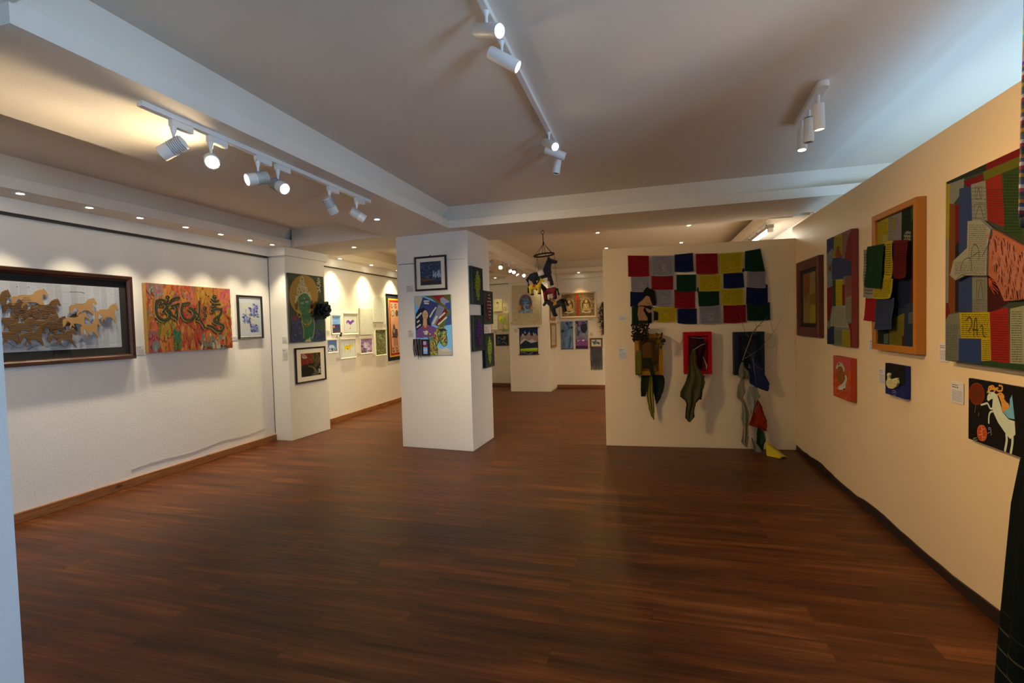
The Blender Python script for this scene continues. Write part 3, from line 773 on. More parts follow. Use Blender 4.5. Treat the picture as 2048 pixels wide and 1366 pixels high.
# --- mantra painting
pos, rz, w, h = place(WL, 3.746, 4.774, 1.311, 2.028)
Q = ((268, 245), (1366, 330), (1396, 1132), (290, 1195))
a = Art(w, h, Q, W_LEFT, (196, 112, 52))
OR = [(202, 104, 44), (196, 92, 62), (184, 128, 46), (176, 66, 46), (206, 120, 66), (190, 110, 40), (168, 84, 52)]
a.dabs(520, (230, 240, 1400, 1190), OR, 16, 80, 3)
for x0, y0, x1, y1, cs, n in ((250, 250, 480, 420, [(190, 84, 96), (196, 92, 84), (150, 118, 100)], 40), (600, 260, 900, 560, [(186, 72, 48), (192, 96, 62), (150, 90, 80)], 50), (940, 300, 1130, 520, [(190, 138, 40), (180, 120, 44)], 30), (1240, 330, 1390, 600, [(202, 84, 92), (206, 112, 60)], 40), (700, 560, 960, 1100, [(178, 64, 44), (186, 52, 40), (160, 84, 48)], 60), (270, 900, 420, 1180, [(190, 70, 72), (176, 88, 84), (130, 96, 84)], 50), (420, 760, 640, 1000, [(160, 124, 40), (120, 108, 40), (184, 120, 44)], 50), (620, 880, 700, 1150, [(86, 116, 44), (64, 104, 62), (40, 88, 78)], 28), (980, 960, 1300, 1130, [(190, 168, 128), (132, 116, 96), (176, 104, 60), (110, 120, 110)], 60), (330, 1050, 420, 1180, [(124, 122, 104), (150, 130, 116)], 18), (300, 260, 370, 360, [(128, 124, 96), (140, 110, 88)], 14), (240, 640, 280, 760, [(104, 112, 88)], 8), (1160, 540, 1390, 1100, [(190, 72, 46), (200, 110, 48), (176, 132, 48)], 60)):
    a.dabs(n, (x0, y0, x1, y1), cs, 14, 44, int(x0 + y0))
a.dabs(60, (250, 850, 1390, 1180), [(206, 180, 140), (196, 160, 110)], 3.5, 5, 17)
a.dabs(60, (280, 300, 420, 800), [(206, 170, 120), (120, 96, 84)], 4, 12, 18)
GL = [([(398, 492), (470, 474), (520, 518), (560, 526), (612, 466), (694, 444)], 22), ([(398, 500), (390, 580), (396, 650), (420, 710), (470, 746), (530, 740), (562, 706), (562, 660), (534, 622)], 28), ([(430, 545), (490, 528), (530, 560), (500, 610), (478, 640)], 18), ([(535, 600), (580, 640), (600, 690), (662, 722)], 22), ([(590, 562), (640, 545), (690, 528)], 18), ([(650, 558), (666, 640), (660, 742)], 20), ([(630, 545), (655, 600), (640, 660)], 12), ([(736, 530), (832, 519)], 22), ([(742, 535), (722, 600), (732, 680), (770, 736), (830, 746), (872, 712), (892, 668), (866, 612), (826, 588)], 26), ([(852, 588), (900, 640), (950, 690)], 22), ([(870, 610), (905, 592)], 14), ([(954, 500), (956, 600), (946, 700)], 18), ([(918, 735), (940, 705), (966, 725), (945, 755), (920, 738)], 12), ([(955, 745), (990, 790), (1022, 852)], 20), ([(1118, 472), (1160, 506), (1212, 484)], 18), ([(1124, 546), (1232, 538)], 18), ([(1150, 545), (1165, 570), (1120, 590)], 14), ([(1118, 628), (1180, 602), (1232, 606), (1248, 640), (1222, 690), (1162, 730), (1146, 764), (1182, 784), (1212, 756), (1200, 735)], 26), ([(1194, 790), (1256, 814), (1276, 850), (1244, 898), (1182, 890), (1130, 846), (1064, 824)], 26)]
for off, col, ex in ((9, (150, 126, 72), 12), (0, (50, 46, 30), 6), (-3, (76, 72, 46), -15)):
    for P, wd in GL: a.line([(x - off, y + off * 0.5) for x, y in P], max(4, wd + ex), col)
    for x, y, rr2 in ((543, 443, 19), (1158, 440, 22), (1026, 592, 19), (1032, 690, 17)):
        a.ring(x - off, y + off * .5, rr2, rr2 * 1.1, max(4, 12 + ex * .6), col)
a.line([(1230, 1105), (1250, 1095), (1262, 1112), (1290, 1100), (1310, 1112), (1345, 1098)], 8, (40, 24, 30))
canvas(pos, rz, w, h, 0.055, 'large orange canvas with three dark green mantra letters in raised paint', a, (0.42, 0.24, 0.06))

# --- blue ink flowers
pos, rz, w, h = place(WL, 4.922, 5.324, 1.411, 1.968)
Q = ((1505, 440), (1790, 450), (1805, 972), (1525, 998))
a = Art(w - 0.062, h - 0.075, Q, W_LEFT, (206, 200, 190))
a.poly([(1528, 512), (1754, 512), (1770, 912), (1548, 918)], (208, 196, 172))
B = [(84, 84, 140), (108, 106, 156), (150, 148, 178), (60, 58, 112), (176, 174, 190)]
for cx, cy, rr2, n in ((1725, 560, 34, 26), (1700, 640, 48, 60), (1610, 760, 44, 60), (1580, 700, 26, 20), (1710, 870, 52, 70), (1735, 680, 30, 24), (1650, 590, 16, 6)):
    a.dabs(n, (cx - rr2, cy - rr2, cx + rr2, cy + rr2), B, 13, 10, cx, rot=0.6)
for P in ([(1640, 670), (1660, 730), (1700, 760), (1745, 770)], [(1640, 680), (1700, 700), (1750, 690)], [(1596, 610), (1600, 660), (1630, 690)], [(1650, 740), (1640, 790), (1680, 830)]): a.line(P, 5, (70, 70, 120), taper=True)
framed(pos, rz, w, h, 'black-framed blue ink drawing of flowers beside the left column', a, 0.025, 0.028, BLACKF, WHITEM)

# --- green deity on the column
pos, rz, w, h = place(WC, 0.02, 0.70, 1.336, 2.284)
Q = ((205, 200), (528, 250), (553, 830), (235, 843))
a = Art(w, h, Q, W_LEFT, (58, 62, 44))
a.dabs(70, (205, 200, 550, 840), [(50, 58, 44), (70, 70, 46), (44, 52, 42), (62, 76, 48)], 26, 30, 5)
GO = (178, 128, 42)
a.ell(350, 408, 132, 182, GO, 40, rot=-0.05)
a.dabs(40, (268, 290, 436, 520), [(172, 122, 38), (182, 132, 48)], 18, 16, 6)
a.poly([(235, 850), (240, 650), (262, 622), (300, 612), (335, 640), (350, 850)], (58, 62, 92)); a.poly([(445, 600), (490, 628), (530, 660), (548, 850), (425, 850)], (56, 62, 88))
a.dabs(60, (240, 650, 345, 835), [(96, 104, 128), (74, 78, 110)], 5, 6, 8); a.dabs(50, (452, 660, 545, 830), [(92, 100, 122), (70, 90, 84)], 5, 6, 9)
a.dabs(30, (470, 590, 550, 720), [(76, 96, 56), (60, 88, 60)], 14, 16, 10)
SK = (44, 108, 72)
a.poly([(334, 575), (410, 575), (418, 610), (440, 622), (442, 850), (350, 850), (330, 640), (340, 610)], SK)
a.ell(283, 505, 16, 42, (110, 58, 36), 14); a.ell(423, 500, 13, 42, (110, 58, 36), 14)
a.poly([(302, 470), (303, 430), (325, 400), (360, 390), (395, 410), (412, 460), (412, 520), (392, 570), (365, 592), (335, 580), (312, 545)], SK)
a.poly([(338, 585), (372, 594), (405, 575), (408, 612), (380, 632), (345, 616)], (38, 96, 62))
a.dabs(40, (310, 430, 400, 560), [(52, 118, 80), (40, 100, 66)], 9, 9, 11)
for x in (335, 380):
    a.ell(x, 484 - (x - 335) * .24, 14, 6, (196, 190, 160), 12); a.ell(x, 484 - (x - 335) * .24, 5, 5, (20, 30, 26), 8)
    a.line([(x - 18, 468 - (x - 335) * .24), (x, 458 - (x - 335) * .24), (x + 18, 464 - (x - 335) * .24)], 5, (22, 52, 38))
a.line([(355, 480), (350, 512), (362, 520)], 4, (26, 74, 52)); a.line([(345, 544), (362, 540), (380, 542)], 6, (84, 70, 56)); a.ell(358, 440, 4, 6, (200, 180, 90), 8)
CR = (206, 190, 144)
a.line([(276, 480), (288, 440), (312, 408), (350, 388), (390, 400), (412, 430), (420, 450)], 9, CR)
a.line([(272, 470), (286, 430), (300, 418)], 9, CR)
for x, y, sx_, sy_ in ((300, 382, 10, 20), (334, 352, 10, 24), (372, 366, 10, 22), (402, 404, 9, 18), (284, 434, 8, 18)): a.ring(x, y, sx_, sy_, 8, CR)
for P in ([(296, 350), (302, 318), (322, 300), (316, 268), (332, 244)], [(368, 342), (362, 314), (345, 300), (350, 272), (334, 236)], [(315, 330), (330, 312), (350, 322), (345, 340)], [(318, 285), (336, 278), (342, 292), (328, 300)], [(305, 345), (335, 330), (366, 346)]): a.line(P, 7, CR)
for i in range(9): a.ell(292 + (i % 5) * 19, 395 - (i % 5) * (5 - i % 5) * 7 - (i // 5) * 40, 5, 7, CR, 8)
G2 = (190, 158, 64)
a.ring(310, 584, 17, 27, 6, G2); a.ring(422, 566, 14, 26, 6, G2)
a.line([(328, 600), (345, 660), (380, 690), (415, 660), (424, 610)], 5, G2); a.line([(332, 640), (350, 668), (380, 676), (416, 650)], 4, G2)
a.line([(330, 650), (350, 720), (350, 800)], 6, G2); a.line([(440, 620), (448, 700), (436, 790), (420, 800)], 8, (168, 160, 100))
for x, y in ((379, 648), (381, 686)): a.ell(x, y, 9, 10, (140, 40, 34), 10); a.ring(x, y, 10, 11, 3, G2)
a.ring(262, 618, 22, 18, 9, (150, 50, 62)); a.dabs(14, (245, 590, 300, 640), [(140, 44, 60), (110, 40, 50)], 8, 6, 14)
a.poly([(358, 836), (372, 818), (398, 808), (408, 790), (414, 815), (420, 836)], (198, 180, 130))
for P in ([(484, 258), (476, 280), (490, 290), (496, 275), (484, 262)], [(470, 302), (500, 300)], [(474, 314), (496, 318), (498, 335), (478, 345), (474, 330)], [(478, 345), (496, 356), (484, 372), (476, 388)], [(480, 366), (500, 372), (496, 390)]): a.line(P, 7, CR)
tara = canvas(pos, rz, w, h, 0.03, 'tall canvas of a green-skinned crowned deity before an ochre halo on the column', a, (0.03, 0.03, 0.022))
# the dark paper flower in front of it
u, z = vplane(646, 618.6, *WC, 0.10)
t = empty('paper_flower', onwall(*WC, u, z, 0.062), rz_of(*WC), 'big dark blue paper flower fixed to the edge of the green deity canvas', 'flower')
PET = [mat('dark blue petal', (0.008, 0.016, 0.034), 0.6), mat('blue black petal', (0.005, 0.009, 0.020), 0.6)]
r = random.Random(3)
for ringi, (n, rad, ln, tilt) in enumerate(((7, 0.03, 0.135, 0.25), (7, 0.026, 0.115, 0.6), (6, 0.02, 0.09, 0.95), (4, 0.01, 0.06, 1.3))):
    for k in range(n):
        an = 2 * PI * (k + 0.5 * ringi) / n + r.uniform(-.15, .15); ti = tilt + r.uniform(-.1, .1)
        vs, fs = [], []
        nu, nv = 5, 6
        for j in range(nv):
            v = j / (nv - 1); wd = 0.062 * math.sin(PI * (0.12 + 0.80 * v)) * (1 - 0.12 * ringi)
            for i in range(nu):
                uu = (i / (nu - 1) - 0.5) * 2
                x = rad * 0.4 + ln * v; s_ = uu * wd; hgt = 0.018 * uu * uu + 0.02 * v * v * math.sin(3 * uu + k)
                rx, ry = x * math.cos(ti) - hgt * math.sin(ti), x * math.sin(ti) + hgt * math.cos(ti)
                vs.append((rx * math.cos(an) - s_ * math.sin(an), -(0.014 + 0.012 * ringi) - ry, rx * math.sin(an) + s_ * math.cos(an)))
        for j in range(nv - 1):
            for i in range(nu - 1): fs.append((j * nu + i, j * nu + i + 1, (j + 1) * nu + i + 1, (j + 1) * nu + i))
        o = obj('petal', vs, fs, PET[(k + ringi) % 2], t, smooth=True)
        md = o.modifiers.new('thick', 'SOLIDIFY'); md.thickness = 0.003
MB().lathe([(0.03, 0.0), (0.028, 0.03), (0.0, 0.05)], 14, (0, 0.024, 0), (0, -1, 0)).build('flower_base', PET[1], t)

# --- black framed red and dark horse
pos, rz, w, h = place(WC, 0.105, 0.695, 0.760, 1.258)
Q = ((318, 940), (512, 932), (514, 1136), (326, 1156))
a = Art(w * 0.655, h * 0.66, Q, W_LEFT, (44, 40, 24))
a.poly([(318, 940), (470, 930), (450, 1010), (400, 1040), (345, 1040), (322, 1060)], (156, 54, 34)); a.dabs(50, (322, 940, 450, 1030), [(170, 62, 34), (140, 40, 30), (126, 50, 34)], 12, 14, 5)
a.dabs(26, (326, 946, 385, 985), [(206, 190, 166), (186, 160, 140)], 8, 5, 6)
a.dabs(60, (430, 935, 515, 1060), [(104, 84, 44), (70, 72, 36), (140, 90, 36), (50, 50, 30)], 10, 16, 7)
a.poly([(326, 1150), (330, 1080), (360, 1040), (420, 1035), (470, 1070), (480, 1140)], (34, 36, 28))
for i in range(9): a.line([(380 + i * 8, 1050 + (i % 3) * 6), (430 + i * 6, 1060 + i * 6), (450 + i * 4, 1110 + i * 3), (420 + i * 5, 1140)], 4, [(120, 104, 60), (74, 70, 40), (150, 132, 80)][i % 3])
a.dabs(14, (490, 1060, 514, 1120), [(200, 190, 170)], 5, 6, 9); a.ring(490, 1000, 16, 26, 5, (110, 100, 60)); a.ring(450, 985, 18, 30, 4, (90, 84, 44))
framed(pos, rz, w, h, 'black-framed square picture in red and dark green under the green deity', a, 0.022, 0.026, BLACKF, CREAMM)

# --- the small hang on the far left wall
def cp(x, y): return (x, y)
def small(u0, u1, z0, z1, label, a, fw=0.022, fm=WHITEF, mc=None, d=0.022, W=WLR, ref=None):
    pos, rz, w, h = place(W, u0, u1, z0, z1)
    return framed(pos, rz, w, h, label, a, fw, d, fm, mc)
a = Art(0.215, 0.27, ((198, 545), (305, 545), (315, 800), (210, 805)), W_FAR, (120, 152, 184))
a.poly([(198, 675), (315, 668), (320, 810), (205, 810)], (62, 58, 74)); a.ell(228, 708, 11, 22, (196, 112, 64), 14); a.dabs(20, (210, 740, 312, 800), [(92, 66, 64), (50, 52, 76), (104, 78, 64)], 9, 12, 3); a.dabs(12, (205, 560, 300, 660), [(132, 164, 190), (108, 142, 178)], 22, 8, 4); a.line([(215, 560), (250, 590), (260, 560)], 3, (90, 120, 150))
small(6.661, 6.915, 1.420, 1.738, 'white-framed small painting of a blue sky over dark houses, highest at left', a)
a = Art(0.36, 0.285, ((360, 520), (575, 520), (582, 800), (378, 815)), W_FAR, (204, 194, 160))
P_ = (120, 66, 132)
a.poly([(402, 650), (410, 615), (440, 600), (470, 630), (505, 596), (520, 600), (540, 625), (510, 645), (480, 685), (450, 670), (430, 630), (420, 668)], P_); a.poly([(402, 655), (425, 628), (425, 665)], (140, 84, 110)); a.line([(470, 680), (474, 735)], 5, (206, 110, 60)); a.ell(470, 745, 11, 9, (206, 110, 70), 10); a.dabs(12, (480, 560, 540, 600), [(206, 160, 120)], 3, 8, 4)
small(6.958, 7.407, 1.405, 1.773, 'white-framed picture of a purple bird-like animal on one thin leg', a, 0.025, WHITEF, None)
for (u0, u1, z0, z1, lab, sd) in ((7.447, 7.849, 1.393, 1.869, 'plain white canvas speckled with tiny seeds, lower one of two', 4), (7.880, 8.276, 1.614, 2.086, 'plain white canvas speckled with tiny seeds, higher one of two', 9)):
    pos, rz, w, h = place(WLR, u0, u1, z0, z1)
    a = Art(w, h, ((0, 0), (400, 0), (400, 470), (0, 470)), W_FAR, (206, 192, 152)); r = random.Random(sd)
    for i in range(46): a.ell(30 + r.random() * 340, 30 + r.random() * 410, 3.5, 7, r.choice([(110, 80, 60), (140, 100, 76), (96, 70, 60)]), 7, rot=r.uniform(-1, 1))
    canvas(pos, rz, w, h, 0.03, lab, a, (0.72, 0.68, 0.58))
a = Art(0.235, 0.185, ((115, 912), (265, 910), (270, 1082), (120, 1090)), W_FAR, (92, 112, 140))
a.poly([(120, 1060), (150, 990), (185, 945), (215, 985), (262, 1050), (270, 1090), (115, 1090)], (176, 180, 184)); a.poly([(160, 985), (183, 945), (212, 985), (190, 975)], (70, 80, 100)); a.dabs(26, (120, 1030, 265, 1085), [(50, 52, 56), (80, 80, 84), (60, 60, 72)], 7, 16, 4)
small(6.525, 6.795, 1.126, 1.347, 'white-framed small picture of a snowy mountain peak', a, 0.018)
a = Art(0.39, 0.27, ((325, 905), (545, 900), (550, 1160), (330, 1185)), W_FAR, (206, 196, 164))
Y_ = (214, 176, 20)
a.poly([(375, 985), (470, 985), (500, 955), (520, 965), (510, 1000), (480, 1015), (478, 1050), (380, 1050), (372, 1010)], Y_)
for x in (382, 392, 466, 474): a.line([(x, 1045), (x + (4 if x > 400 else -2), 1100)], 8, (206, 184, 60))
a.poly([(420, 1055), (430, 1020), (445, 1055)], (208, 110, 30)); a.line([(375, 985), (372, 955)], 8, (120, 80, 40)); a.line([(465, 985), (472, 970)], 8, (140, 70, 60)); a.line([(400, 990), (450, 1000)], 7, (206, 120, 30)); a.ring(500, 985, 18, 22, 5, (196, 180, 60))
small(6.859, 7.319, 1.006, 1.343, 'white-framed picture of a yellow four-legged animal', a, 0.024)
a = Art(0.36, 0.245, ((625, 885), (795, 882), (803, 1090), (640, 1112)), W_FAR, (162, 118, 134))
a.dabs(70, (625, 885, 805, 1110), [(150, 100, 122), (178, 136, 150), (104, 70, 92), (190, 150, 160)], 14, 14, 3); a.dabs(26, (690, 940, 760, 1060), [(206, 186, 186), (194, 168, 172)], 12, 20, 4); a.dabs(16, (650, 1030, 720, 1100), [(80, 72, 66), (100, 80, 80)], 10, 14, 5)
small(7.439, 7.835, 1.050, 1.334, 'white-framed picture with pale pink blossom', a, 0.018)
a = Art(0.355, 0.46, ((850, 758), (1000, 758), (1012, 1128), (865, 1138)), W_FAR, (112, 108, 52))
a.dabs(150, (850, 755, 1015, 1140), [(98, 96, 44), (130, 122, 66), (84, 90, 40), (146, 136, 84), (106, 84, 48)], 10, 16, 3)
a.line([(905, 850), (930, 880), (960, 890), (985, 940)], 10, (150, 148, 110))
small(7.934, 8.321, 0.985, 1.482, 'white-framed mossy green abstract picture', a, 0.016)
# dark felt horse standing on the frame edge
u, z = vplane(679.5, 669.5, *WLR, 0.03)
t = empty('hanging_felt_horse', onwall(*WLR, u, z - 0.03, 0.024), rz_of(*WLR), 'tiny black and white horse ornament sticking up from the yellow animal frame', 'ornament')
BLK = mat('black felt', (0.012, 0.012, 0.015), 0.95); WHF = mat('white felt', (0.7, 0.68, 0.6), 0.95)
MB().plate([(-.035, 0.0), (-.02, 0.03), (.02, .035), (.03, .07), (.05, .06), (.04, .02), (.035, 0), (.02, .0), (.0, .018), (-.02, -.0)], -.02, -.002).build('body', BLK, t, bevel=.003)
MB().plate([(-.055, -.01), (-.035, -.015), (-.02, .02), (-.035, .03)], -.018, -.004).build('tail', WHF, t, bevel=.003)
# tapestry with a donkey
pos, rz, w, h = place(WLR, 8.385, 8.985, 0.855, 2.158)
Q = ((1003, 215), (1240, 235), (1280, 1225), (1035, 1228))
a = Art(w, h, Q, W_FAR, (36, 34, 34)); Qi = lambda x, y: (x, y)
a.poly([(1035, 275), (1215, 290), (1245, 1165), (1062, 1172)], (206, 140, 24)); a.poly([(1048, 300), (1205, 310), (1235, 1140), (1076, 1148)], (150, 32, 18)); a.poly([(1062, 335), (1192, 342), (1220, 1108), (1092, 1115)], (206, 140, 92))
for k, (cx, cy) in enumerate(((1085, 370), (1145, 372), (1090, 410), (1150, 412), (1112, 1040), (1170, 1040), (1120, 1085), (1180, 1085))):
    for j in range(5): a.line([(cx - 20 + j * 10, cy + (18 if j % 2 else -18)), (cx - 8 + j * 6, cy)], 7, (28, 28, 30))
a.ell(1105, 500, 30, 46, (176, 150, 100), 16); a.ring(1105, 500, 28, 44, 7, (70, 56, 46)); a.ell(1170, 500, 22, 50, (84, 70, 52), 14)
a.poly([(1112, 700), (1108, 650), (1122, 690), (1134, 645), (1138, 700), (1150, 740), (1180, 740), (1190, 830), (1180, 880), (1110, 870), (1096, 790)], (72, 58, 50)); a.ell(1125, 770, 18, 36, (140, 112, 84), 12)
for x in (1128, 1150, 1172): a.line([(x, 860), (x + 6, 1000)], 11, (66, 50, 44))
a.poly([(1088, 860), (1108, 840), (1104, 880)], (130, 40, 34))
t = empty('wall_tapestry', pos, rz, 'long red and orange bordered cloth hanging with a grey donkey, half behind the pillar', 'tapestry')
MB().box(-w / 2, w / 2, -0.006, -0.003, -h / 2, h / 2).build('backing_cloth', mat('dark cloth', (0.02, 0.02, 0.02), 0.95), t)
a.build('applique_face', t, -0.007, CLOTHP)
MB().tube([(-w / 2 - .02, -0.012, h / 2 + 0.004), (w / 2 + .02, -0.012, h / 2 + 0.004)], 0.007).build('hanging_rod', BLACKM, t)

# --- caption cards on the left
for W, u0, u1, z0, z1, lab in ((WL, 3.655, 3.739, 1.302, 1.388, 'white caption card between the cardboard horses and the orange canvas'), (WL, 4.838, 4.914, 1.398, 1.447, 'white caption card between the orange canvas and the blue ink drawing'),
        (WCF, 0.180, 0.254, 1.343, 1.417, 'white caption card on the column front, upper of two'), (WCF, 0.176, 0.262, 1.115, 1.261, 'taller white caption card on the column front, lower of two'),
        (WLR, 6.545, 6.624, 1.426, 1.489, 'caption card left of the blue sky picture'), (WLR, 6.773, 6.858, 0.985, 1.045, 'caption card left of the yellow animal below the mountain picture'), (WLR, 7.342, 7.436, 1.350, 1.397, 'caption card below right of the purple animal'),
        (WLR, 7.345, 7.430, 1.047, 1.085, 'caption card between the yellow animal and the pink blossom'), (WLR, 7.852, 7.925, 0.982, 1.025, 'caption card between the pink blossom and the green abstract'), (WLR, 7.943, 7.999, 1.518, 1.579, 'caption card left under the higher speckled canvas'), (WLR, 8.286, 8.347, 1.513, 1.587, 'caption card right under the higher speckled canvas'),
        (WPF, 0.131, 0.233, 1.936, 2.017, 'caption card left of the night landscape on the pillar'), (WPF, 0.135, 0.211, 1.373, 1.467, 'caption card left of the collage on the pillar'),
        (WPR, 0.45, 0.66, 1.402, 1.488, 'wide caption card between the crochet panels on the pillar side')):
    pos, rz, w, h = place(W, u0, u1, z0, z1)
    caption(pos, rz, w, h, lab)

# ================================================================== pillar
pos, rz, w, h = place(WPF, 0.268, 0.702, 1.940, 2.356)
a = Art(w * 0.66, h * 0.675, ((264, 386), (460, 370), (466, 588), (275, 602)), W_PIL, (62, 66, 74))
a.dabs(110, (262, 368, 468, 560), [(56, 62, 72), (70, 74, 82), (50, 54, 66), (80, 82, 88)], 14, 10, 3); a.dabs(20, (270, 400, 420, 520), [(104, 108, 114)], 6, 5, 4)
a.poly([(272, 548), (330, 540), (466, 556), (467, 592), (275, 604)], (52, 50, 48)); a.poly([(272, 556), (300, 540), (380, 538), (400, 552), (300, 566)], (112, 72, 40))
r = random.Random(2)
for i in range(22):
    x = 384 + i * 3.7; a.line([(x, 532 - r.uniform(0, 24)), (x + r.uniform(-8, 8), 500 - r.uniform(0, 50))], 3, (186, 184, 176))
n_ = framed(pos, rz, w, h, 'black-framed dark night landscape with white reeds, top of the pillar', a, 0.022, 0.024, BLACKF, CREAMM)
MB().lathe([(0.006, 0), (0.008, 0.006), (0.003, 0.012)], 10, (0, -0.008, h / 2 + 0.001), (0, 0, 1)).build('hanging_hook', BLACKM, n_)
pos, rz, w, h = place(WPF, 0.244, 0.745, 1.152, 1.882)
Q = ((220, 698), (550, 675), (573, 1232), (240, 1235))
a = Art(w, h, Q, W_PIL, (120, 172, 204))
a.poly([(222, 702), (290, 700), (300, 800), (265, 800), (240, 790)], (196, 172, 130))
a.poly([(310, 695), (550, 675), (556, 840), (440, 770), (380, 720)], (92, 92, 40)); a.poly([(372, 690), (480, 682), (540, 745), (470, 760), (440, 740)], (140, 30, 26)); a.poly([(455, 715), (480, 700), (545, 742), (500, 775), (462, 750)], (136, 132, 140)); a.poly([(500, 760), (548, 742), (558, 850), (520, 800)], (46, 66, 124))
a.poly([(300, 705), (450, 765), (370, 960), (280, 930), (262, 820)], (56, 62, 98)); a.poly([(440, 770), (500, 800), (430, 960), (380, 950)], (126, 120, 124)); a.poly([(500, 800), (530, 830), (440, 970), (415, 955)], (120, 28, 28)); a.poly([(530, 830), (560, 800), (545, 950), (450, 980), (440, 965)], (86, 96, 40)); a.poly([(520, 880), (562, 830), (562, 950), (500, 960)], (52, 76, 110))
a.poly([(232, 960), (236, 860), (262, 812), (310, 800), (350, 830), (362, 930), (380, 960), (330, 1010), (240, 1010)], (32, 32, 44)); a.ell(322, 866, 26, 44, (206, 152, 104), 18); a.poly([(304, 890), (335, 895), (340, 985), (300, 975)], (206, 150, 100))
a.poly([(238, 1010), (295, 965), (320, 1000), (345, 955), (400, 970), (450, 1000), (430, 1060), (240, 1075)], (120, 72, 112)); a.poly([(293, 968), (312, 960), (322, 995), (338, 950), (352, 960), (325, 1005)], (170, 84, 40))
a.line([(310, 862), (318, 858)], 3, (60, 40, 34)); a.line([(328, 860), (336, 858)], 3, (60, 40, 34)); a.line([(322, 865), (320, 878)], 3, (160, 100, 70)); a.line([(316, 888), (330, 886)], 4, (150, 60, 50))
CRM = (206, 190, 150)
for x0, y0, x1, y1, wd in ((245, 892, 285, 850, 15), (252, 932, 266, 918, 14), (248, 978, 278, 955, 14), (366, 880, 388, 840, 14), (386, 840, 418, 798, 12), (450, 890, 498, 845, 14), (442, 950, 472, 925, 14), (470, 925, 515, 885, 12), (312, 742, 352, 740, 14), (316, 760, 350, 762, 12), (395, 940, 425, 880, 20)): a.line([(x0, y0), (x1, y1)], wd, CRM)
a.dabs(4, (262, 1010, 370, 1040), [CRM], 16, 12, 2)
a.poly([(340, 1240), (360, 1120), (410, 1040), (430, 985), (480, 970), (500, 1000), (522, 1090), (520, 1135), (490, 1145), (450, 1090), (430, 1150), (440, 1240)], (150, 150, 60))
HC = [(206, 190, 70), (190, 70, 36), (90, 130, 60), (60, 90, 80), (206, 150, 60), (130, 40, 40), (50, 60, 50)]
a.dabs(70, (436, 990, 518, 1120), HC, 5, 16, 5, rot=0.4); a.dabs(90, (345, 1030, 440, 1235), HC, 5, 15, 6, rot=-0.5); a.poly([(445, 990), (500, 985), (526, 1010), (490, 1008), (455, 1015)], (44, 44, 34)); a.line([(445, 990), (436, 1040), (446, 1080)], 7, (50, 50, 36)); a.ell(512, 1110, 9, 6, (40, 40, 34), 8)
a.line([(430, 985), (480, 968), (502, 1000), (516, 1050), (524, 1090), (520, 1135), (490, 1147), (470, 1120), (450, 1090), (436, 1120), (430, 1160), (442, 1235)], 6, (54, 58, 40)); a.ell(478, 1040, 8, 6, (30, 30, 26), 10); a.poly([(440, 985), (452, 958), (466, 984)], (120, 120, 56)); a.poly([(478, 980), (496, 955), (498, 990)], (120, 120, 56))
a.poly([(440, 1240), (440, 1160), (490, 1180), (570, 1200), (575, 1240)], (184, 160, 130)); a.poly([(455, 1180), (520, 1160), (570, 1190), (500, 1200)], (196, 176, 150))
canvas(pos, rz, w, h, 0.012, 'bright collage of a black-haired woman and a patchwork horse head', a, (0.5, 0.45, 0.36))
# black spiral-bound book hanging at its corner
u0, z0 = vplane(826.5, 712, *WPF, 0.05); u1, z1 = vplane(857, 677, *WPF, 0.05)
pos, rz, w, h = place(WPF, u0, u1, z0, z1); pos = onwall(*WPF, (u0 + u1) / 2, (z0 + z1) / 2, 0.020)
t = empty('hanging_notebook', pos, rz, 'small black fringed notebook hanging over the lower corner of the collage', 'notebook')
MB().box(-w / 2 + 0.055, w / 2, -0.014, -0.001, -h / 2, h / 2 - 0.01).build('back_cover', BLACKF, t, bevel=0.004)
a = Art(0.085, h - 0.04, ((0, 0), (100, 0), (100, 200), (0, 200)), W_PIL, (40, 36, 40))
a.rect(12, 10, 62, 60, (196, 150, 160)); a.rect(12, 64, 80, 90, (150, 40, 44)); a.rect(12, 94, 80, 190, (140, 164, 190)); a.rect(66, 10, 90, 60, (60, 62, 100)); a.rect(12, 130, 80, 142, (196, 190, 180))
a.build('photo_page', t, -0.0155, PAPER, x=0.058, z=-0.005)
r = random.Random(6); fr = MB(); fr2 = MB()
for k in range(16):
    x = -w / 2 + 0.006 + k * 0.0068; b = -h / 2 + r.uniform(-.05, .03) * (0.5 if k < 6 else 1)
    (fr if k % 3 else fr2).tube([(x, -0.018 - 0.012 * math.sin(k), h / 2 - .004), (x + r.uniform(-.004, .004), -0.028 - 0.01 * math.cos(k), 0.0), (x + r.uniform(-.008, .008), -0.020, b)], [0.005, 0.0055, 0.002], 6)
fr.build('black_fringe', mat('black yarn', (0.012, 0.010, 0.012), 0.9), t); fr2.build('grey_fringe', mat('grey yarn', (0.22, 0.20, 0.21), 0.9), t)
MB().tube([(-0.02, -0.02, h / 2), (0, -0.012, h / 2 + 0.02), (0.03, -0.02, h / 2)], 0.002).build('hanging_cord', BLACKM, t)
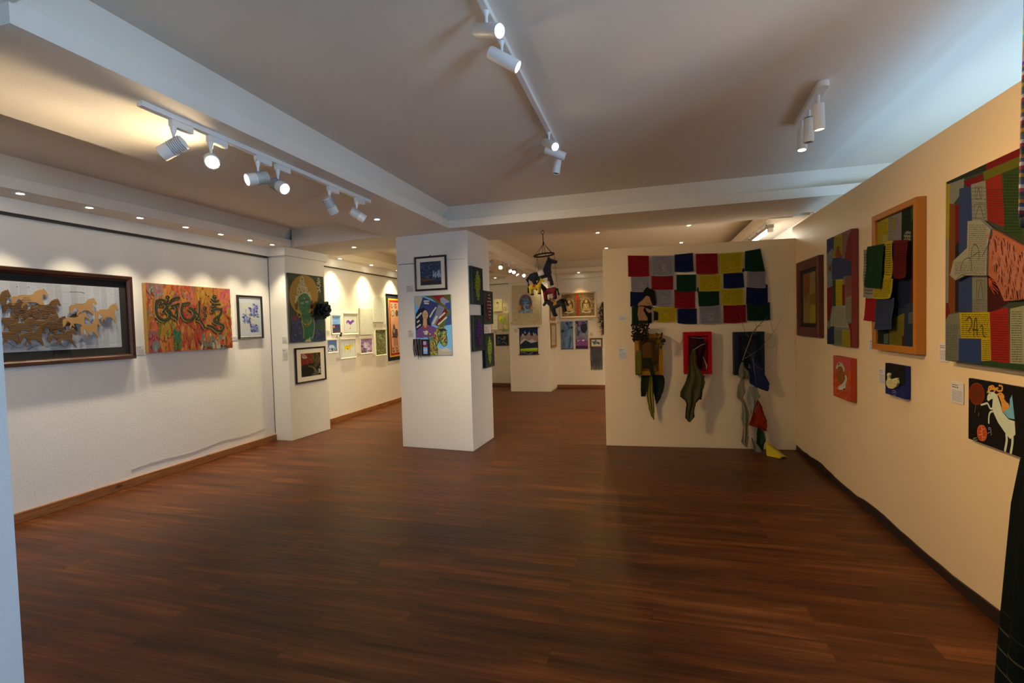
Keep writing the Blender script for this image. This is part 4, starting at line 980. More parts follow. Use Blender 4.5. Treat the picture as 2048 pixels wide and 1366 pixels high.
# crochet chain panels on the pillar side
TEAL = mat('dark teal canvas', (0.012, 0.024, 0.028), 0.8, var=0.15, scale=30, bump=0.2)
def crochet(u0, u1, z0, z1, cols, label, kind='loop'):
    pos, rz, w, h = place(WPR, u0, u1, z0, z1)
    t = empty('canvas_picture', pos, rz, label, 'textile picture', 'crochet panels on the pillar side')
    MB().box(-w / 2, w / 2, -0.03, -0.003, -h / 2, h / 2).build('stretched_canvas', TEAL, t, bevel=.004)
    ring_frame(w, h, 0.028, 0.04, t, TEAL, 'raised_border')
    n = 8; m = MB(); bd = MB()
    for row in range(n):
        k = [1, 2, 3, 3, 3, 2, 2, 1][row]; z = h * (0.40 - 0.80 * (row + .5) / n)
        for c in range(k):
            x = (c - (k - 1) / 2) * w * 0.16
            P = [(x + w * .066 * math.cos(q) + 0.008 * math.sin(row), -0.036, z + h * .044 * math.sin(q)) for q in np.linspace(0, 2 * PI, 11)]
            if kind == 'loop': m.tube(P, 0.0050, 6, caps=False)
            else:
                m.lathe([(0.0, 0), (w * .10, .001), (w * .07, 0.008), (0, .012)], 10, (x, -0.031, z), (0, -1, 0)); bd.lathe([(0.0075, 0), (0.0075, .006), (0, .010)], 8, (x + .012, -0.043, z + .012), (0, -1, 0))
    if kind == 'loop': m.build('crochet_chain', mat('yarn %.3f %.3f' % cols[:2], cols, 0.9, bump=0.4, bscale=300), t, smooth=True)
    else:
        m.build('felt_scales', mat('dark red felt', cols, 0.95), t, smooth=True); bd.build('bead_trim', mat('pearl beads', (0.75, 0.72, 0.66), 0.3), t)
crochet(0.028, 0.375, 1.760, 2.208, pig((176, 172, 40), W_PIL), 'dark panel with yellow green crochet loops, highest on the pillar side')
crochet(0.385, 0.720, 1.516, 1.940, pig((96, 16, 24), W_PIL), 'dark panel with maroon scales and pearl beads, right on the pillar side', 'bead')
crochet(0.032, 0.371, 1.192, 1.626, pig((128, 56, 116), W_PIL), 'dark panel with purple crochet loops on the pillar side')
crochet(0.391, 0.720, 0.961, 1.396, pig((186, 180, 50), W_PIL), 'dark panel with yellow green crochet loops, lowest on the pillar side')
# ================================================================== partition: prayer flags and the three boxes
def P7(x, y, off=0.02):
    return vplane(1220 + x / 6.024, 470 + y / 6.024, *WPT, off)
def P8(x, y, off=0.05):
    return vplane(1220 + x / 4.268, 620 + y / 4.268, *WPT, off)
RZP = rz_of(*WPT)
def wob(x, z, k, amp): return amp * (math.sin(x * 23 + k * 1.7) * 0.5 + math.sin(z * 31 + x * 9 + k) * 0.35 + math.sin(x * 61 - z * 17 + 2.1 * k) * 0.15)
def flag(parent, quad, col, k, base, ref=W_PART, printed=None, rows=12, name='flag', amp=0.006, thick=True, stitch=None, hem=None):
    """one printed cloth: quad = four (x, z) corners from top left clockwise"""
    nu, nv = 11, 9
    TL, TR, BR, BL = quad
    def at(u, v):
        x = (TL[0] * (1 - u) + TR[0] * u) * (1 - v) + (BL[0] * (1 - u) + BR[0] * u) * v
        z = (TL[1] * (1 - u) + TR[1] * u) * (1 - v) + (BL[1] * (1 - u) + BR[1] * u) * v
        return x, z - 0.006 * math.sin(PI * u) * v
    def dep(x, z, v): return base - 0.004 - abs(wob(x, z, k, amp)) * (0.3 + v) - 0.004 * v
    m = MB(); c = pig(col, ref)
    vs = []
    for j in range(nv):
        for i in range(nu):
            x, z = at(i / (nu - 1), j / (nv - 1)); vs.append((x, dep(x, z, j / (nv - 1)), z))
    n = len(vs); back = [(x, y + 0.0012, z) for x, y, z in vs]
    fs = [(j * nu + i, (j + 1) * nu + i, (j + 1) * nu + i + 1, j * nu + i + 1) for j in range(nv - 1) for i in range(nu - 1)]
    m.add(vs, fs, c); m.add(back, [f[::-1] for f in fs], c)
    r = random.Random(k * 7 + 1)
    def patch(u0, u1, v0, v1, cc, lift=0.0006):
        q = []
        for u, v in ((u0, v1), (u1, v1), (u1, v0), (u0, v0)):
            x, z = at(u, v); q.append((x, dep(x, z, v) - lift - 0.0004, z))
        m.add(q, [(0, 1, 2, 3)], cc)
    if printed:
        pc = pig(printed, ref)
        for j in range(rows):
            v = 0.07 + 0.86 * (j + .5) / rows; u = 0.06
            while u < 0.93:
                l = r.uniform(.025, .085)
                if not (0.36 < u < 0.62 and 0.42 < v < 0.78 and hem): patch(u, min(.94, u + l), v - .30 / rows * r.uniform(.4, 1), v + .25 / rows * r.uniform(.4, 1), pc)
                u += l + r.uniform(.008, .028)
        if hem:
            for i in range(26): patch(*(lambda a, b: (a, a + r.uniform(.01, .05), b, b + r.uniform(.01, .035)))(r.uniform(.37, .58), r.uniform(.44, .76)), pc)
        for e in (0.02, 0.955): patch(e, e + .018, 0.02, .98, pig(tuple(min(255, int(q * 1.12)) for q in col), ref))
    if stitch:
        sc = pig(stitch, ref)
        for j in range(11):
            v = 0.03 + 0.92 * j / 11
            for e in ((0.0, 0.97) if k % 2 else (0.97,)): patch(e, e + .03, v, v + .030, sc, 0.001)
    return m.build(name, CLOTHP, parent)
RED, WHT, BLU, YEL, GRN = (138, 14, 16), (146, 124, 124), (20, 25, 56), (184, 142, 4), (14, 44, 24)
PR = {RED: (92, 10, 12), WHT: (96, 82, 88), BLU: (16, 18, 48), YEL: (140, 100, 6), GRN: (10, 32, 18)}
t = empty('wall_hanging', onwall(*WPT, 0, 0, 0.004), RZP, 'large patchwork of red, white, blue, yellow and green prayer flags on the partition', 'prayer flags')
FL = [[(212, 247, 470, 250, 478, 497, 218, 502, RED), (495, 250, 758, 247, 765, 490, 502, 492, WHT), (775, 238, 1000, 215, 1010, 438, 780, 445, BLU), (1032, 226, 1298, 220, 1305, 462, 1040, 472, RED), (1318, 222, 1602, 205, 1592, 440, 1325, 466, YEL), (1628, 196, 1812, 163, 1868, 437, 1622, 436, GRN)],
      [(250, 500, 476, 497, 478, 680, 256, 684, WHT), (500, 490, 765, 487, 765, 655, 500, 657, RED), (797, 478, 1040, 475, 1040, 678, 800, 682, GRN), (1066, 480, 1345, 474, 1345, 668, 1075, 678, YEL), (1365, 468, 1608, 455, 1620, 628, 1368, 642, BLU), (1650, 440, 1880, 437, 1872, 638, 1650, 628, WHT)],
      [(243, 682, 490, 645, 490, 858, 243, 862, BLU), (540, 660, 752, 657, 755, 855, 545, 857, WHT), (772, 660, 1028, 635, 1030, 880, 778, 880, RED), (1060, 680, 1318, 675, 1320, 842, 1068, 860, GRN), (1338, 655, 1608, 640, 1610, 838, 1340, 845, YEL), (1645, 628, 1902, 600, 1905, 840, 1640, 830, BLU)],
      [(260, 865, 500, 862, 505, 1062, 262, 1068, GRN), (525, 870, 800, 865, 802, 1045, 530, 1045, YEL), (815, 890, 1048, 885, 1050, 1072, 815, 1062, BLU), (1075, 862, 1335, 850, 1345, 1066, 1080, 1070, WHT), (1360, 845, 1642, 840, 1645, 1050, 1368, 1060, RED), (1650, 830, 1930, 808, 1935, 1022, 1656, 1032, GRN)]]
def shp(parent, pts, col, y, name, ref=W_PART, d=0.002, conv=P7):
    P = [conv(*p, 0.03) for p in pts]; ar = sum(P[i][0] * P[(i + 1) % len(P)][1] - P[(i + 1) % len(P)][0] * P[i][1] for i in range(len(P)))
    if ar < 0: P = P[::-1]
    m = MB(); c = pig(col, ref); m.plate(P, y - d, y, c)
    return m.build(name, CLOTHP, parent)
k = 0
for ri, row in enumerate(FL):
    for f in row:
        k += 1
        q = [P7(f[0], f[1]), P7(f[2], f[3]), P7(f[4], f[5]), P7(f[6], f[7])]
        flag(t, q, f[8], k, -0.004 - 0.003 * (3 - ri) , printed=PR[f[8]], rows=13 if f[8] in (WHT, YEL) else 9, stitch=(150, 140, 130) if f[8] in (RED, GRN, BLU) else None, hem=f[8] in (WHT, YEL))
# loose tags of cloth behind
for pts, c in (([(1880, 585), (1905, 600), (1910, 640), (1890, 660), (1870, 640)], BLU), ([(1050, 640), (1070, 625), (1075, 680), (1055, 690)], GRN), ([(1595, 405), (1625, 400), (1625, 440), (1600, 445)], BLU)): shp(t, pts, c, -0.003, 'cloth_tab')
# painted figure cut from cloth at the left end
shp(t, [(405, 672), (432, 640), (455, 620), (470, 645), (520, 655), (545, 690), (552, 760), (560, 810), (548, 850), (515, 852), (490, 790), (470, 740), (430, 735), (395, 745)], (26, 18, 16), -0.026, 'black_hair')
shp(t, [(436, 732), (475, 742), (490, 790), (496, 838), (470, 852), (400, 858), (332, 852), (345, 818), (385, 790)], (176, 118, 70), -0.028, 'painted_face')
shp(t, [(340, 862), (420, 860), (400, 905), (430, 960), (455, 1000), (450, 1030), (345, 1030), (332, 960)], (166, 108, 68), -0.024, 'painted_neck')
shp(t, [(400, 865), (500, 860), (505, 1058), (455, 1055), (458, 1000), (405, 905)], (20, 18, 16), -0.022, 'black_hair')
shp(t, [(425, 875), (500, 905), (502, 930), (470, 940), (440, 915)], (168, 112, 72), -0.0265, 'painted_hand')
shp(t, [(528, 910), (580, 935), (582, 1025), (528, 1030)], (30, 22, 16), -0.016, 'black_hair')
shp(t, [(345, 845), (430, 852), (520, 868), (500, 885), (420, 868)], (30, 20, 16), -0.031, 'painted_mouth_line')
for x, y in ((440, 818), (470, 822), (455, 835)): shp(t, [(x - 5, y - 4), (x + 5, y - 4), (x + 5, y + 4), (x - 5, y + 4)], (40, 26, 20), -0.0305, 'painted_mark')

def box_frame(u0, u1, z0, z1, col, label, d=0.09):
    pos, rz, w, h = place(WPT, u0, u1, z0, z1)
    t = empty('box_frame_picture', pos, rz, label, 'box frame', 'three coloured box frames under the prayer flags')
    c = pig(col, W_PART); m = mat('%s paint' % label.split()[0], c, 0.6, var=0.05, spec=0.15)
    prof = [(0, -0.002), (0, -d), (0.045, -d), (0.05, -d * 0.55), (0.05, -0.002)]
    ring_frame(w, h, 0.05, d, t, m, 'frame', prof=prof)
    ring_frame(w - 0.1, h - 0.1, 0.022, d * 0.5, t, m, 'inner_slip', prof=[(-0.001, -0.002), (-0.001, -d * 0.5), (0.02, -d * 0.5), (0.02, -0.002)])
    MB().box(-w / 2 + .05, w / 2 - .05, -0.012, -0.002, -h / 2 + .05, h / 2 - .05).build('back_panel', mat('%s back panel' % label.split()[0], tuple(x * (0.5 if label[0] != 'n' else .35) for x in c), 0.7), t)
    return t
box_frame(0.355, 0.665, 0.867, 1.346, (176, 104, 14), 'orange yellow box frame filled with dry leaves, leftmost of three')
box_frame(0.902, 1.203, 0.874, 1.358, (186, 12, 14), 'red box frame holding a dark red cloth and silver ribbon')
nb = box_frame(1.442, 1.755, 0.860, 1.345, (30, 33, 44), 'navy blue box frame with bare branches, rightmost of three')

def drape(name, rows, off, col, label=None, cat=None, amp=0.012, pleats=3.0, k=0, parent=None, conv=P8, ref=W_PART, rough=0.9, nu=25, bow=0.0, shade=None, fold=1.0, grp=None, th=0.0016, m=None):
    """hanging cloth between left and right edges given row by row as (y, xl, xr) of the photograph's crop; off = metres in front of the wall"""
    R = []
    for a, b in zip(rows, rows[1:]):
        for s_ in range(4): R.append(tuple(a[i] + (b[i] - a[i]) * s_ / 4 for i in range(3)))
    R.append(rows[-1])
    rj = random.Random(int(k * 31 + len(rows) * 7 + rows[0][1])); vs = []; nv = len(R); ed = 0.0
    ph = [rj.uniform(0, 6.28) for _ in range(8)]
    for j, (y, xl, xr) in enumerate(R):
        v = j / (nv - 1)
        if 0 < j < nv - 1: xl += rj.uniform(-2.2, 2.2); xr += rj.uniform(-2.2, 2.2)
        for i in range(nu):
            u = i / (nu - 1); x, z = conv(xl + (xr - xl) * u, y, off)
            w_ = u + 0.10 * math.sin(v * 5 + ph[0]) * u * (1 - u) * 4
            dp = math.sin(w_ * pleats * 2 * PI + ph[1] + 0.8 * math.sin(v * 3 + ph[2])) + 0.55 * math.sin(w_ * pleats * 5.3 + v * 6 + ph[3]) + 0.35 * math.sin(w_ * pleats * 11 - v * 9 + ph[4]) + 0.30 * math.sin(v * 17 + w_ * 6 + ph[5])
            vs.append((x, -off - amp * (0.35 + 0.65 * v) * dp * 0.75 - bow * math.sin(PI * u), z))
    if parent is None:
        root = empty(name, onwall(*WPT, 0, 0, 0.0), RZP, label, cat, grp) if False else None
    fs = [(j * nu + i, (j + 1) * nu + i, (j + 1) * nu + i + 1, j * nu + i + 1) for j in range(nv - 1) for i in range(nu - 1)]
    c = pig(col, ref); cols = [c] * len(fs)
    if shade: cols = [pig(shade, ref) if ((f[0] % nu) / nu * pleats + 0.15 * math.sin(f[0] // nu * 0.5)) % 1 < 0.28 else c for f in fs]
    o = obj(name, vs, fs, m or CLOTHP, parent, cols, smooth=True)
    md = o.modifiers.new('thick', 'SOLIDIFY'); md.thickness = th; md.offset = 0
    if parent is None:
        o.location = (*PA, 0); o.rotation_euler = (0, 0, RZP)
        if label: tag(o, label, cat, grp)
    return o
def branch(name, lines, mt, label, cat, conv=P8, parent=None):
    """lines: lists of (x, y, off, radius)"""
    m = MB()
    for L_ in lines:
        pts = []; rs = []
        for (x, y, off, rad) in L_:
            u, z = conv(x, y, off); pts.append((u, -off, z)); rs.append(rad)
        m.tube(pts, rs, 6)
    o = m.build(name, mt, parent, smooth=True)
    if parent is None:
        o.location = (*PA, 0); o.rotation_euler = (0, 0, RZP); tag(o, label, cat)
    return o
def leaf_cluster(name, n, box, off, cols, size, label, seed, conv=P8, stems=None, leafn=7, cat='dried leaves', spread=.05):
    t = empty(name, (*PA, 0), RZP, label, cat)
    r = random.Random(seed); m = MB()
    for i in range(n):
        x, y = r.uniform(box[0], box[2]), r.uniform(box[1], box[3]); o = off + r.uniform(0, spread)
        u, z = conv(x, y, o); L_ = size * r.uniform(.6, 1.2); a = r.uniform(0, 2 * PI); tl = r.uniform(-.6, .6)
        d = Vector((math.cos(a), tl * .5, math.sin(a))).normalized(); s_ = d.cross(Vector((0, 1, 0.2))).normalized(); c = pig(r.choice(cols), W_PART)
        pts = [Vector((u, -o, z)) + d * L_ * q + s_ * L_ * .26 * wv for q, wv in ((0, 0), (.3, 1), (.65, .8), (1, 0), (.65, -.8), (.3, -1))]
        n_ = d.cross(s_) * 0.0012
        m.add([p - n_ for p in pts] + [p + n_ for p in pts], [(0, 1, 2, 3, 4, 5), (11, 10, 9, 8, 7, 6)] + [(i_, 6 + i_, 6 + (i_ + 1) % 6, (i_ + 1) % 6) for i_ in range(6)], c)
    l = m.build('leaves', pmat('dry leaf', 0.85, .2, 60, .2), t); l['kind'] = 'stuff'
    if stems: branch('stem', stems, mat('dry stem', (0.04, 0.022, 0.01), 0.9), None, None, conv, t)
    return t
DK = [(46, 26, 10), (34, 20, 10), (58, 34, 12), (28, 18, 10), (40, 36, 14)]
# yellow box contents
leaf_cluster('dried_twig_bunch', 420, (190, 115, 325, 258), .12, DK, .027, 'bunch of dark dried twigs with tiny leaves at the top left of the yellow box', 3, stems=[[(292, 268, .12, .004), (265, 250, .13, .003), (240, 130, .15, .0015)], [(292, 268, .12, .004), (290, 230, .13, .003), (320, 150, .14, .0015)], [(280, 262, .12, .003), (210, 220, .14, .0015)]])
leaf_cluster('dried_leaf_spray', 22, (395, 205, 460, 330), .140, [(70, 62, 22), (52, 50, 18), (88, 66, 24)], .05, 'spray of olive leaves at the top right of the yellow box', 5, stems=[[(418, 330, .14, .003), (422, 270, .15, .002), (450, 205, .13, .001)]])
drape('dried_leaf', [(278, 310, 360), (300, 280, 400), (330, 270, 412), (390, 272, 415), (430, 290, 408), (462, 350, 385)], .105, (92, 52, 18), 'big curled brown dry leaf in the middle of the yellow box', 'leaf', amp=.010, pleats=1.2, k=1, bow=.02)
drape('hanging_dried_leaf', [(345, 225, 268), (400, 215, 272), (480, 216, 272), (550, 220, 268)], .110, (104, 86, 26), 'long olive green leaf down the left side of the yellow box', 'leaf', amp=.006, pleats=1, k=2)
drape('hanging_cloth', [(410, 285, 350), (460, 300, 372), (510, 335, 378), (560, 350, 388)], .145, (38, 34, 20), 'knotted dark green cloth spilling over the bottom of the yellow box', 'cloth', amp=.006, pleats=2, k=4)
drape('hanging_cloth', [(560, 268, 345), (600, 264, 335), (660, 262, 325), (738, 266, 300)], .055, (34, 34, 18), 'dark green cloth wing hanging below the yellow box on its left', 'cloth', amp=.010, pleats=1, k=5)
drape('hanging_cloth', [(556, 352, 452), (590, 352, 466), (640, 356, 465), (700, 370, 450), (760, 385, 425), (802, 398, 402)], .048, (28, 32, 18), 'dark green pointed cloth hanging below the yellow box on its right', 'cloth', amp=.010, pleats=1, k=6)
drape('hanging_cloth', [(562, 340, 358), (640, 325, 366), (720, 312, 370), (770, 320, 374), (840, 332, 378), (905, 352, 378), (938, 374, 379)], .085, (140, 112, 36), 'narrow folded olive and yellow cloth hanging in the centre under the yellow box', 'cloth', amp=.010, pleats=2.5, k=2, shade=(72, 60, 22))
# red box contents
drape('hanging_cloth', [(228, 740, 775), (260, 705, 805), (310, 680, 820), (380, 676, 800), (450, 680, 790), (505, 690, 785)], .128, (44, 10, 12), 'dark maroon cloth gathered inside the red box', 'cloth', amp=.009, pleats=2, k=3, bow=.01, shade=(60, 12, 16))
drape('hanging_cloth', [(340, 705, 735), (400, 680, 735), (470, 672, 740), (560, 660, 800), (620, 640, 812), (700, 600, 790), (740, 598, 785), (770, 640, 760), (800, 652, 735), (860, 645, 722), (915, 640, 722), (955, 670, 690)], .172, (84, 70, 34), 'olive grey cloth hanging out of the red box', 'cloth', amp=.016, pleats=2.5, k=7, shade=(66, 54, 26))
drape('hanging_cloth', [(560, 770, 808), (640, 780, 795), (700, 775, 790), (765, 755, 780)], .100, (70, 58, 28), 'thin olive strap of cloth hanging right below the red box', 'cloth', amp=.006, pleats=1, k=3)
SILV = mat('silver ribbon', (0.55, 0.54, 0.52), 0.25, metal=0.8)
rb = branch('silver_ribbon', [[(705, 345, .20, .004), (740, 325, .205, .005), (775, 300, .205, .005), (808, 288, .20, .003)], [(795, 400, .20, .004), (812, 440, .20, .006), (825, 480, .20, .009), (822, 505, .20, .004)], [(690, 232, .17, .002), (760, 242, .17, .003), (830, 238, .17, .002)]], SILV, 'crumpled silver ribbon threaded through the red box', 'ribbon')
# navy box contents
BK = mat('grey bark', (0.17, 0.125, 0.085), 0.9, var=.25, scale=40)
branch('dry_branch', [[(1132, 432, .10, .007), (1150, 380, .11, .006), (1185, 285, .12, .006), (1215, 200, .13, .005), (1260, 140, .14, .004), (1310, 95, .15, .0025), (1345, 55, .16, .001)], [(1215, 200, .13, .004), (1240, 205, .13, .003), (1250, 140, .14, .002), (1235, 90, .15, .001)], [(1185, 240, .12, .0025), (1150, 180, .13, .002), (1128, 110, .14, .0012), (1105, 20, .15, .0008)], [(1260, 140, .14, .003), (1330, 125, .15, .001)], [(1285, 112, .14, .002), (1340, 70, .15, .001)], [(1150, 415, .12, .0028), (1210, 380, .13, .0025), (1280, 330, .14, .0022), (1350, 250, .15, .0018), (1410, 170, .16, .0014), (1460, 80, .17, .001), (1485, 10, .17, .0007)], [(1395, 190, .16, .0016), (1370, 110, .16, .001), (1365, 60, .17, .0007)], [(1140, 320, .12, .0018), (1180, 365, .125, .0018), (1230, 400, .13, .0012)], [(1190, 380, .12, .0015), (1240, 370, .13, .001)], [(1200, 380, .13, .0018), (1225, 450, .14, .0016), (1280, 505, .15, .0014), (1340, 495, .16, .0011), (1392, 460, .17, .0008)], [(1470, 240, .17, .0007), (1380, 320, .16, .001), (1320, 300, .15, .0012)]], BK, 'bare forked branch leaning out of the navy box and past the flags', 'branch')
knot = branch('silver_knot_emblem', [[(1188, 462, .016, .0016), (1180, 478, .016, .0016), (1196, 490, .016, .0016), (1182, 500, .016, .0016), (1188, 516, .016, .0016), (1198, 500, .016, .0016), (1182, 488, .016, .0016), (1196, 476, .016, .0016), (1188, 462, .016, .0016)]], mat('white metal', (.8, .8, .78), .3), 'small white endless knot emblem on the back of the navy box', 'emblem')
WHC, GWC = (112, 92, 66), (104, 86, 62)
drape('hanging_cloth', [(445, 1122, 1140), (490, 1105, 1150), (530, 1098, 1190), (560, 1100, 1195), (585, 1115, 1180)], .130, (118, 100, 76), 'crumpled grey white cloth bundle at the bottom left of the navy box', 'cloth', amp=.018, pleats=2, k=4, bow=.02)
drape('hanging_cloth', [(585, 1118, 1145), (640, 1095, 1150), (700, 1085, 1160), (745, 1082, 1135), (790, 1125, 1160), (860, 1130, 1185), (920, 1122, 1190), (1000, 1140, 1180), (1080, 1130, 1182), (1130, 1122, 1178), (1170, 1160, 1176)], .080, (150, 128, 94), 'long thin greyish cloth strip hanging below the left of the navy box', 'cloth', amp=.012, pleats=1.5, k=9, shade=(120, 100, 72))
t = empty('hanging_flag_string', (*PA, 0), RZP, 'string of five coloured flags trailing from the navy box to the floor', 'flag string')
drape('blue_flag', [(400, 1200, 1225), (450, 1200, 1275), (520, 1195, 1312), (560, 1193, 1325), (625, 1190, 1360), (660, 1250, 1358), (692, 1335, 1350)], .105, (38, 40, 70), parent=t, amp=.012, pleats=1.2, k=1)
drape('white_flag', [(655, 1192, 1255), (700, 1180, 1265), (735, 1175, 1282), (800, 1190, 1258), (880, 1205, 1230)], .090, (150, 130, 108), parent=t, amp=.014, pleats=1.6, k=3)
drape('red_flag', [(768, 1258, 1266), (830, 1235, 1300), (900, 1212, 1322), (940, 1198, 1338), (980, 1182, 1340), (1000, 1250, 1338), (1032, 1320, 1336)], .100, (150, 36, 14), parent=t, amp=.014, pleats=1.3, k=6, shade=(126, 26, 12))
drape('green_flag', [(1000, 1262, 1300), (1050, 1255, 1318), (1105, 1253, 1330), (1140, 1252, 1318), (1180, 1275, 1312), (1210, 1295, 1310)], .085, (40, 56, 28), parent=t, amp=.012, pleats=1, k=2, shade=(22, 34, 20))
drape('white_flag', [(1090, 1205, 1212), (1140, 1212, 1250), (1190, 1225, 1290), (1240, 1240, 1318), (1272, 1238, 1315)], .130, (140, 124, 96), parent=t, amp=.012, pleats=1.2, k=5)
# yellow flag: its upper corner hangs, the rest lies forward on the floor
yc = pig((215, 172, 14), W_PART); m = MB(); nn = 10
c8 = [(1326, 1110), (1338, 1268), (1448, 1308), (1525, 1285), (1440, 1200)]
fl = [vplane(1220 + x / 4.268, 620 + y / 4.268, *WPT, o) + (-o,) for (x, y), o in zip(c8, (.11, .30, .40, .36, .20))]
pl = [(u, y, max(z, .012 if i else z)) for i, (u, z, y) in enumerate(fl)]
vs = [pl[0]]; fs = []
cen = [sum(p[i] for p in pl) / 5 for i in range(3)]; cen[2] += .015
rings = [pl]
vs = list(pl) + [tuple(cen)] ; fs = [(i, (i + 1) % 5, 5) for i in range(5)]
bmq = bmesh.new(); bv = [bmq.verts.new(v) for v in vs]; [bmq.faces.new([bv[i] for i in f]) for f in fs]
bmesh.ops.subdivide_edges(bmq, edges=bmq.edges[:], cuts=4, use_grid_fill=True)
for v in bmq.verts: v.co.z = max(0.006, v.co.z + 0.010 * math.sin(v.co.x * 40 + v.co.y * 25)); v.co.y -= 0.0
me = bpy.data.meshes.new('yellow_flag'); bmq.to_mesh(me); bmq.free()
o = bpy.data.objects.new('yellow_flag', me); COL.objects.link(o); o.parent = t; me.materials.append(mat('yellow flag cloth', yc, .9, var=.1, scale=20))
for p in me.polygons: p.use_smooth = True
md = o.modifiers.new('thick', 'SOLIDIFY'); md.thickness = .0018; md.offset = 1
branch('cord', [[(1220, 410, .11, .0015), (1230, 500, .11, .0015), (1250, 650, .1, .0015), (1262, 775, .1, .0015), (1300, 1010, .1, .0015), (1328, 1112, .11, .0015)]], mat('thin cord', (.35, .3, .24), .9), None, None, P8, t)
for u0, u1, z0, z1, lab in ((0.176, 0.265, 1.519, 1.565, 'small white caption card left of the prayer flags'), (0.168, 0.264, 1.049, 1.182, 'white caption card left of the yellow box frame')):
    pos, rz, w, h = place(WPT, u0, u1, z0, z1); caption(pos, rz, w, h, lab)

# ================================================================== right wall
RR = -PI / 2
def rw(y0, y1, z0, z1):
    """far edge y0, near edge y1"""
    return (1.5985, (y0 + y1) / 2, (z0 + z1) / 2), RR, abs(y0 - y1), z1 - z0
# dark wood frame with a gold panel
pos, rz, w, h = rw(5.84, 5.155, 1.297, 2.072)
a = Art(w - .30, h - .27, ((95, 690), (193, 650), (205, 1070), (105, 1075)), W_RIGHT, (116, 66, 22))
a.poly([(150, 665), (193, 650), (205, 1070), (150, 1073)], (150, 108, 34)); a.poly([(150, 850), (195, 820), (200, 960), (150, 960)], (124, 84, 24)); a.poly([(95, 690), (150, 668), (150, 780), (100, 800)], (132, 66, 24)); a.poly([(155, 680), (193, 660), (195, 800), (158, 790)], (140, 110, 76)); a.dabs(20, (160, 660, 190, 780), [(104, 84, 60)], 8, 2, 3)
a.poly([(160, 920), (202, 920), (205, 1068), (155, 1070)], (156, 124, 12))
for i in range(16): a.line([(102 + i * 3.2, 800 + (i * 37) % 120), (108 + i * 2.4, 1068)], 1.6, [(196, 160, 90), (120, 70, 20), (206, 180, 120)][i % 3])
framed(pos, rz, w, h, 'dark red wood frame with a striped gold panel, nearest the partition on the right wall', a, 0.095, 0.05, wood_mat('mahogany frame', (.050, .009, .004), (.150, .032, .012), axis=0, rough=.5), BLACKMB)
# patchwork canvas with figure
RD, BL_, GY, GN, YL, WP, PK = (126, 26, 18), (50, 54, 72), (112, 108, 100), (40, 52, 28), (166, 132, 20), (150, 128, 104), (138, 84, 62)
pos, rz, w, h = rw(4.912, 4.377, 1.249, 2.175)
Q = ((295, 405), (497, 303), (499, 1262), (305, 1240)); a = Art(w, h, Q, W_RIGHT, GY)
for p, c in (([(295, 405), (355, 375), (355, 490), (298, 525)], (52, 58, 82)), ([(355, 378), (418, 345), (425, 540), (350, 560)], (158, 128, 20)), ([(418, 345), (500, 303), (497, 420), (430, 545)], (138, 92, 70)), ([(470, 380), (500, 310), (500, 570), (440, 560)], (128, 38, 24)),
             ([(298, 525), (345, 470), (335, 800), (300, 800)], (124, 116, 108)), ([(345, 555), (400, 545), (500, 575), (500, 690), (440, 700), (430, 720), (340, 730), (335, 600)], (64, 66, 84)), ([(308, 640), (332, 600), (332, 680)], (130, 34, 26)), ([(368, 500), (380, 460), (395, 450), (405, 500), (430, 545), (365, 545)], (136, 52, 22)),
             ([(300, 800), (345, 780), (345, 930), (320, 1080), (304, 1080)], (112, 34, 30)), ([(344, 735), (370, 730), (372, 940), (346, 945)], (58, 66, 30)), ([(370, 732), (430, 725), (425, 930), (372, 940)], (178, 142, 22)), ([(422, 770), (446, 765), (446, 935), (424, 935)], (126, 30, 22)), ([(446, 700), (500, 690), (500, 860), (452, 900)], (140, 82, 60)), ([(452, 880), (500, 850), (500, 1050), (456, 1060)], (136, 118, 88)),
             ([(345, 945), (450, 935), (456, 1060), (480, 1110), (330, 1105)], (154, 136, 106)), ([(300, 1105), (360, 1100), (360, 1240), (304, 1238)], (40, 44, 62)), ([(315, 1130), (330, 1100), (330, 1060), (304, 1060)], (112, 100, 70)), ([(358, 1125), (425, 1128), (425, 1252), (360, 1245)], (118, 108, 80)), ([(424, 1130), (485, 1130), (490, 1258), (425, 1252)], (158, 128, 26)), ([(470, 1080), (500, 1070), (500, 1262), (490, 1260), (486, 1130)], (124, 26, 28))): a.poly(p, c)
for bx_, n, c in (((300, 540, 335, 780), 20, (94, 88, 84)), ((356, 380, 418, 540), 16, (96, 78, 24)), ((425, 350, 490, 540), 18, (100, 62, 48)), ((350, 560, 500, 700), 12, (48, 50, 66)), ((375, 740, 425, 930), 18, (110, 84, 24)), ((450, 700, 500, 850), 14, (98, 54, 42)), ((455, 880, 500, 1050), 18, (84, 72, 54)), ((345, 950, 455, 1100), 17, (96, 82, 62)), ((360, 1130, 422, 1240), 12, (76, 70, 54)), ((428, 1135, 485, 1250), 10, (104, 82, 24)), ((500, 1080, 495, 1250), 3, (90, 20, 20))): a.script(bx_, n, c, 5, seed=n)
canvas(pos, rz, w, h, 0.05, 'patchwork canvas of printed flags with a dark red hand shape, between two framed works', a, (0.20, 0.03, 0.02), m=CLOTHP)
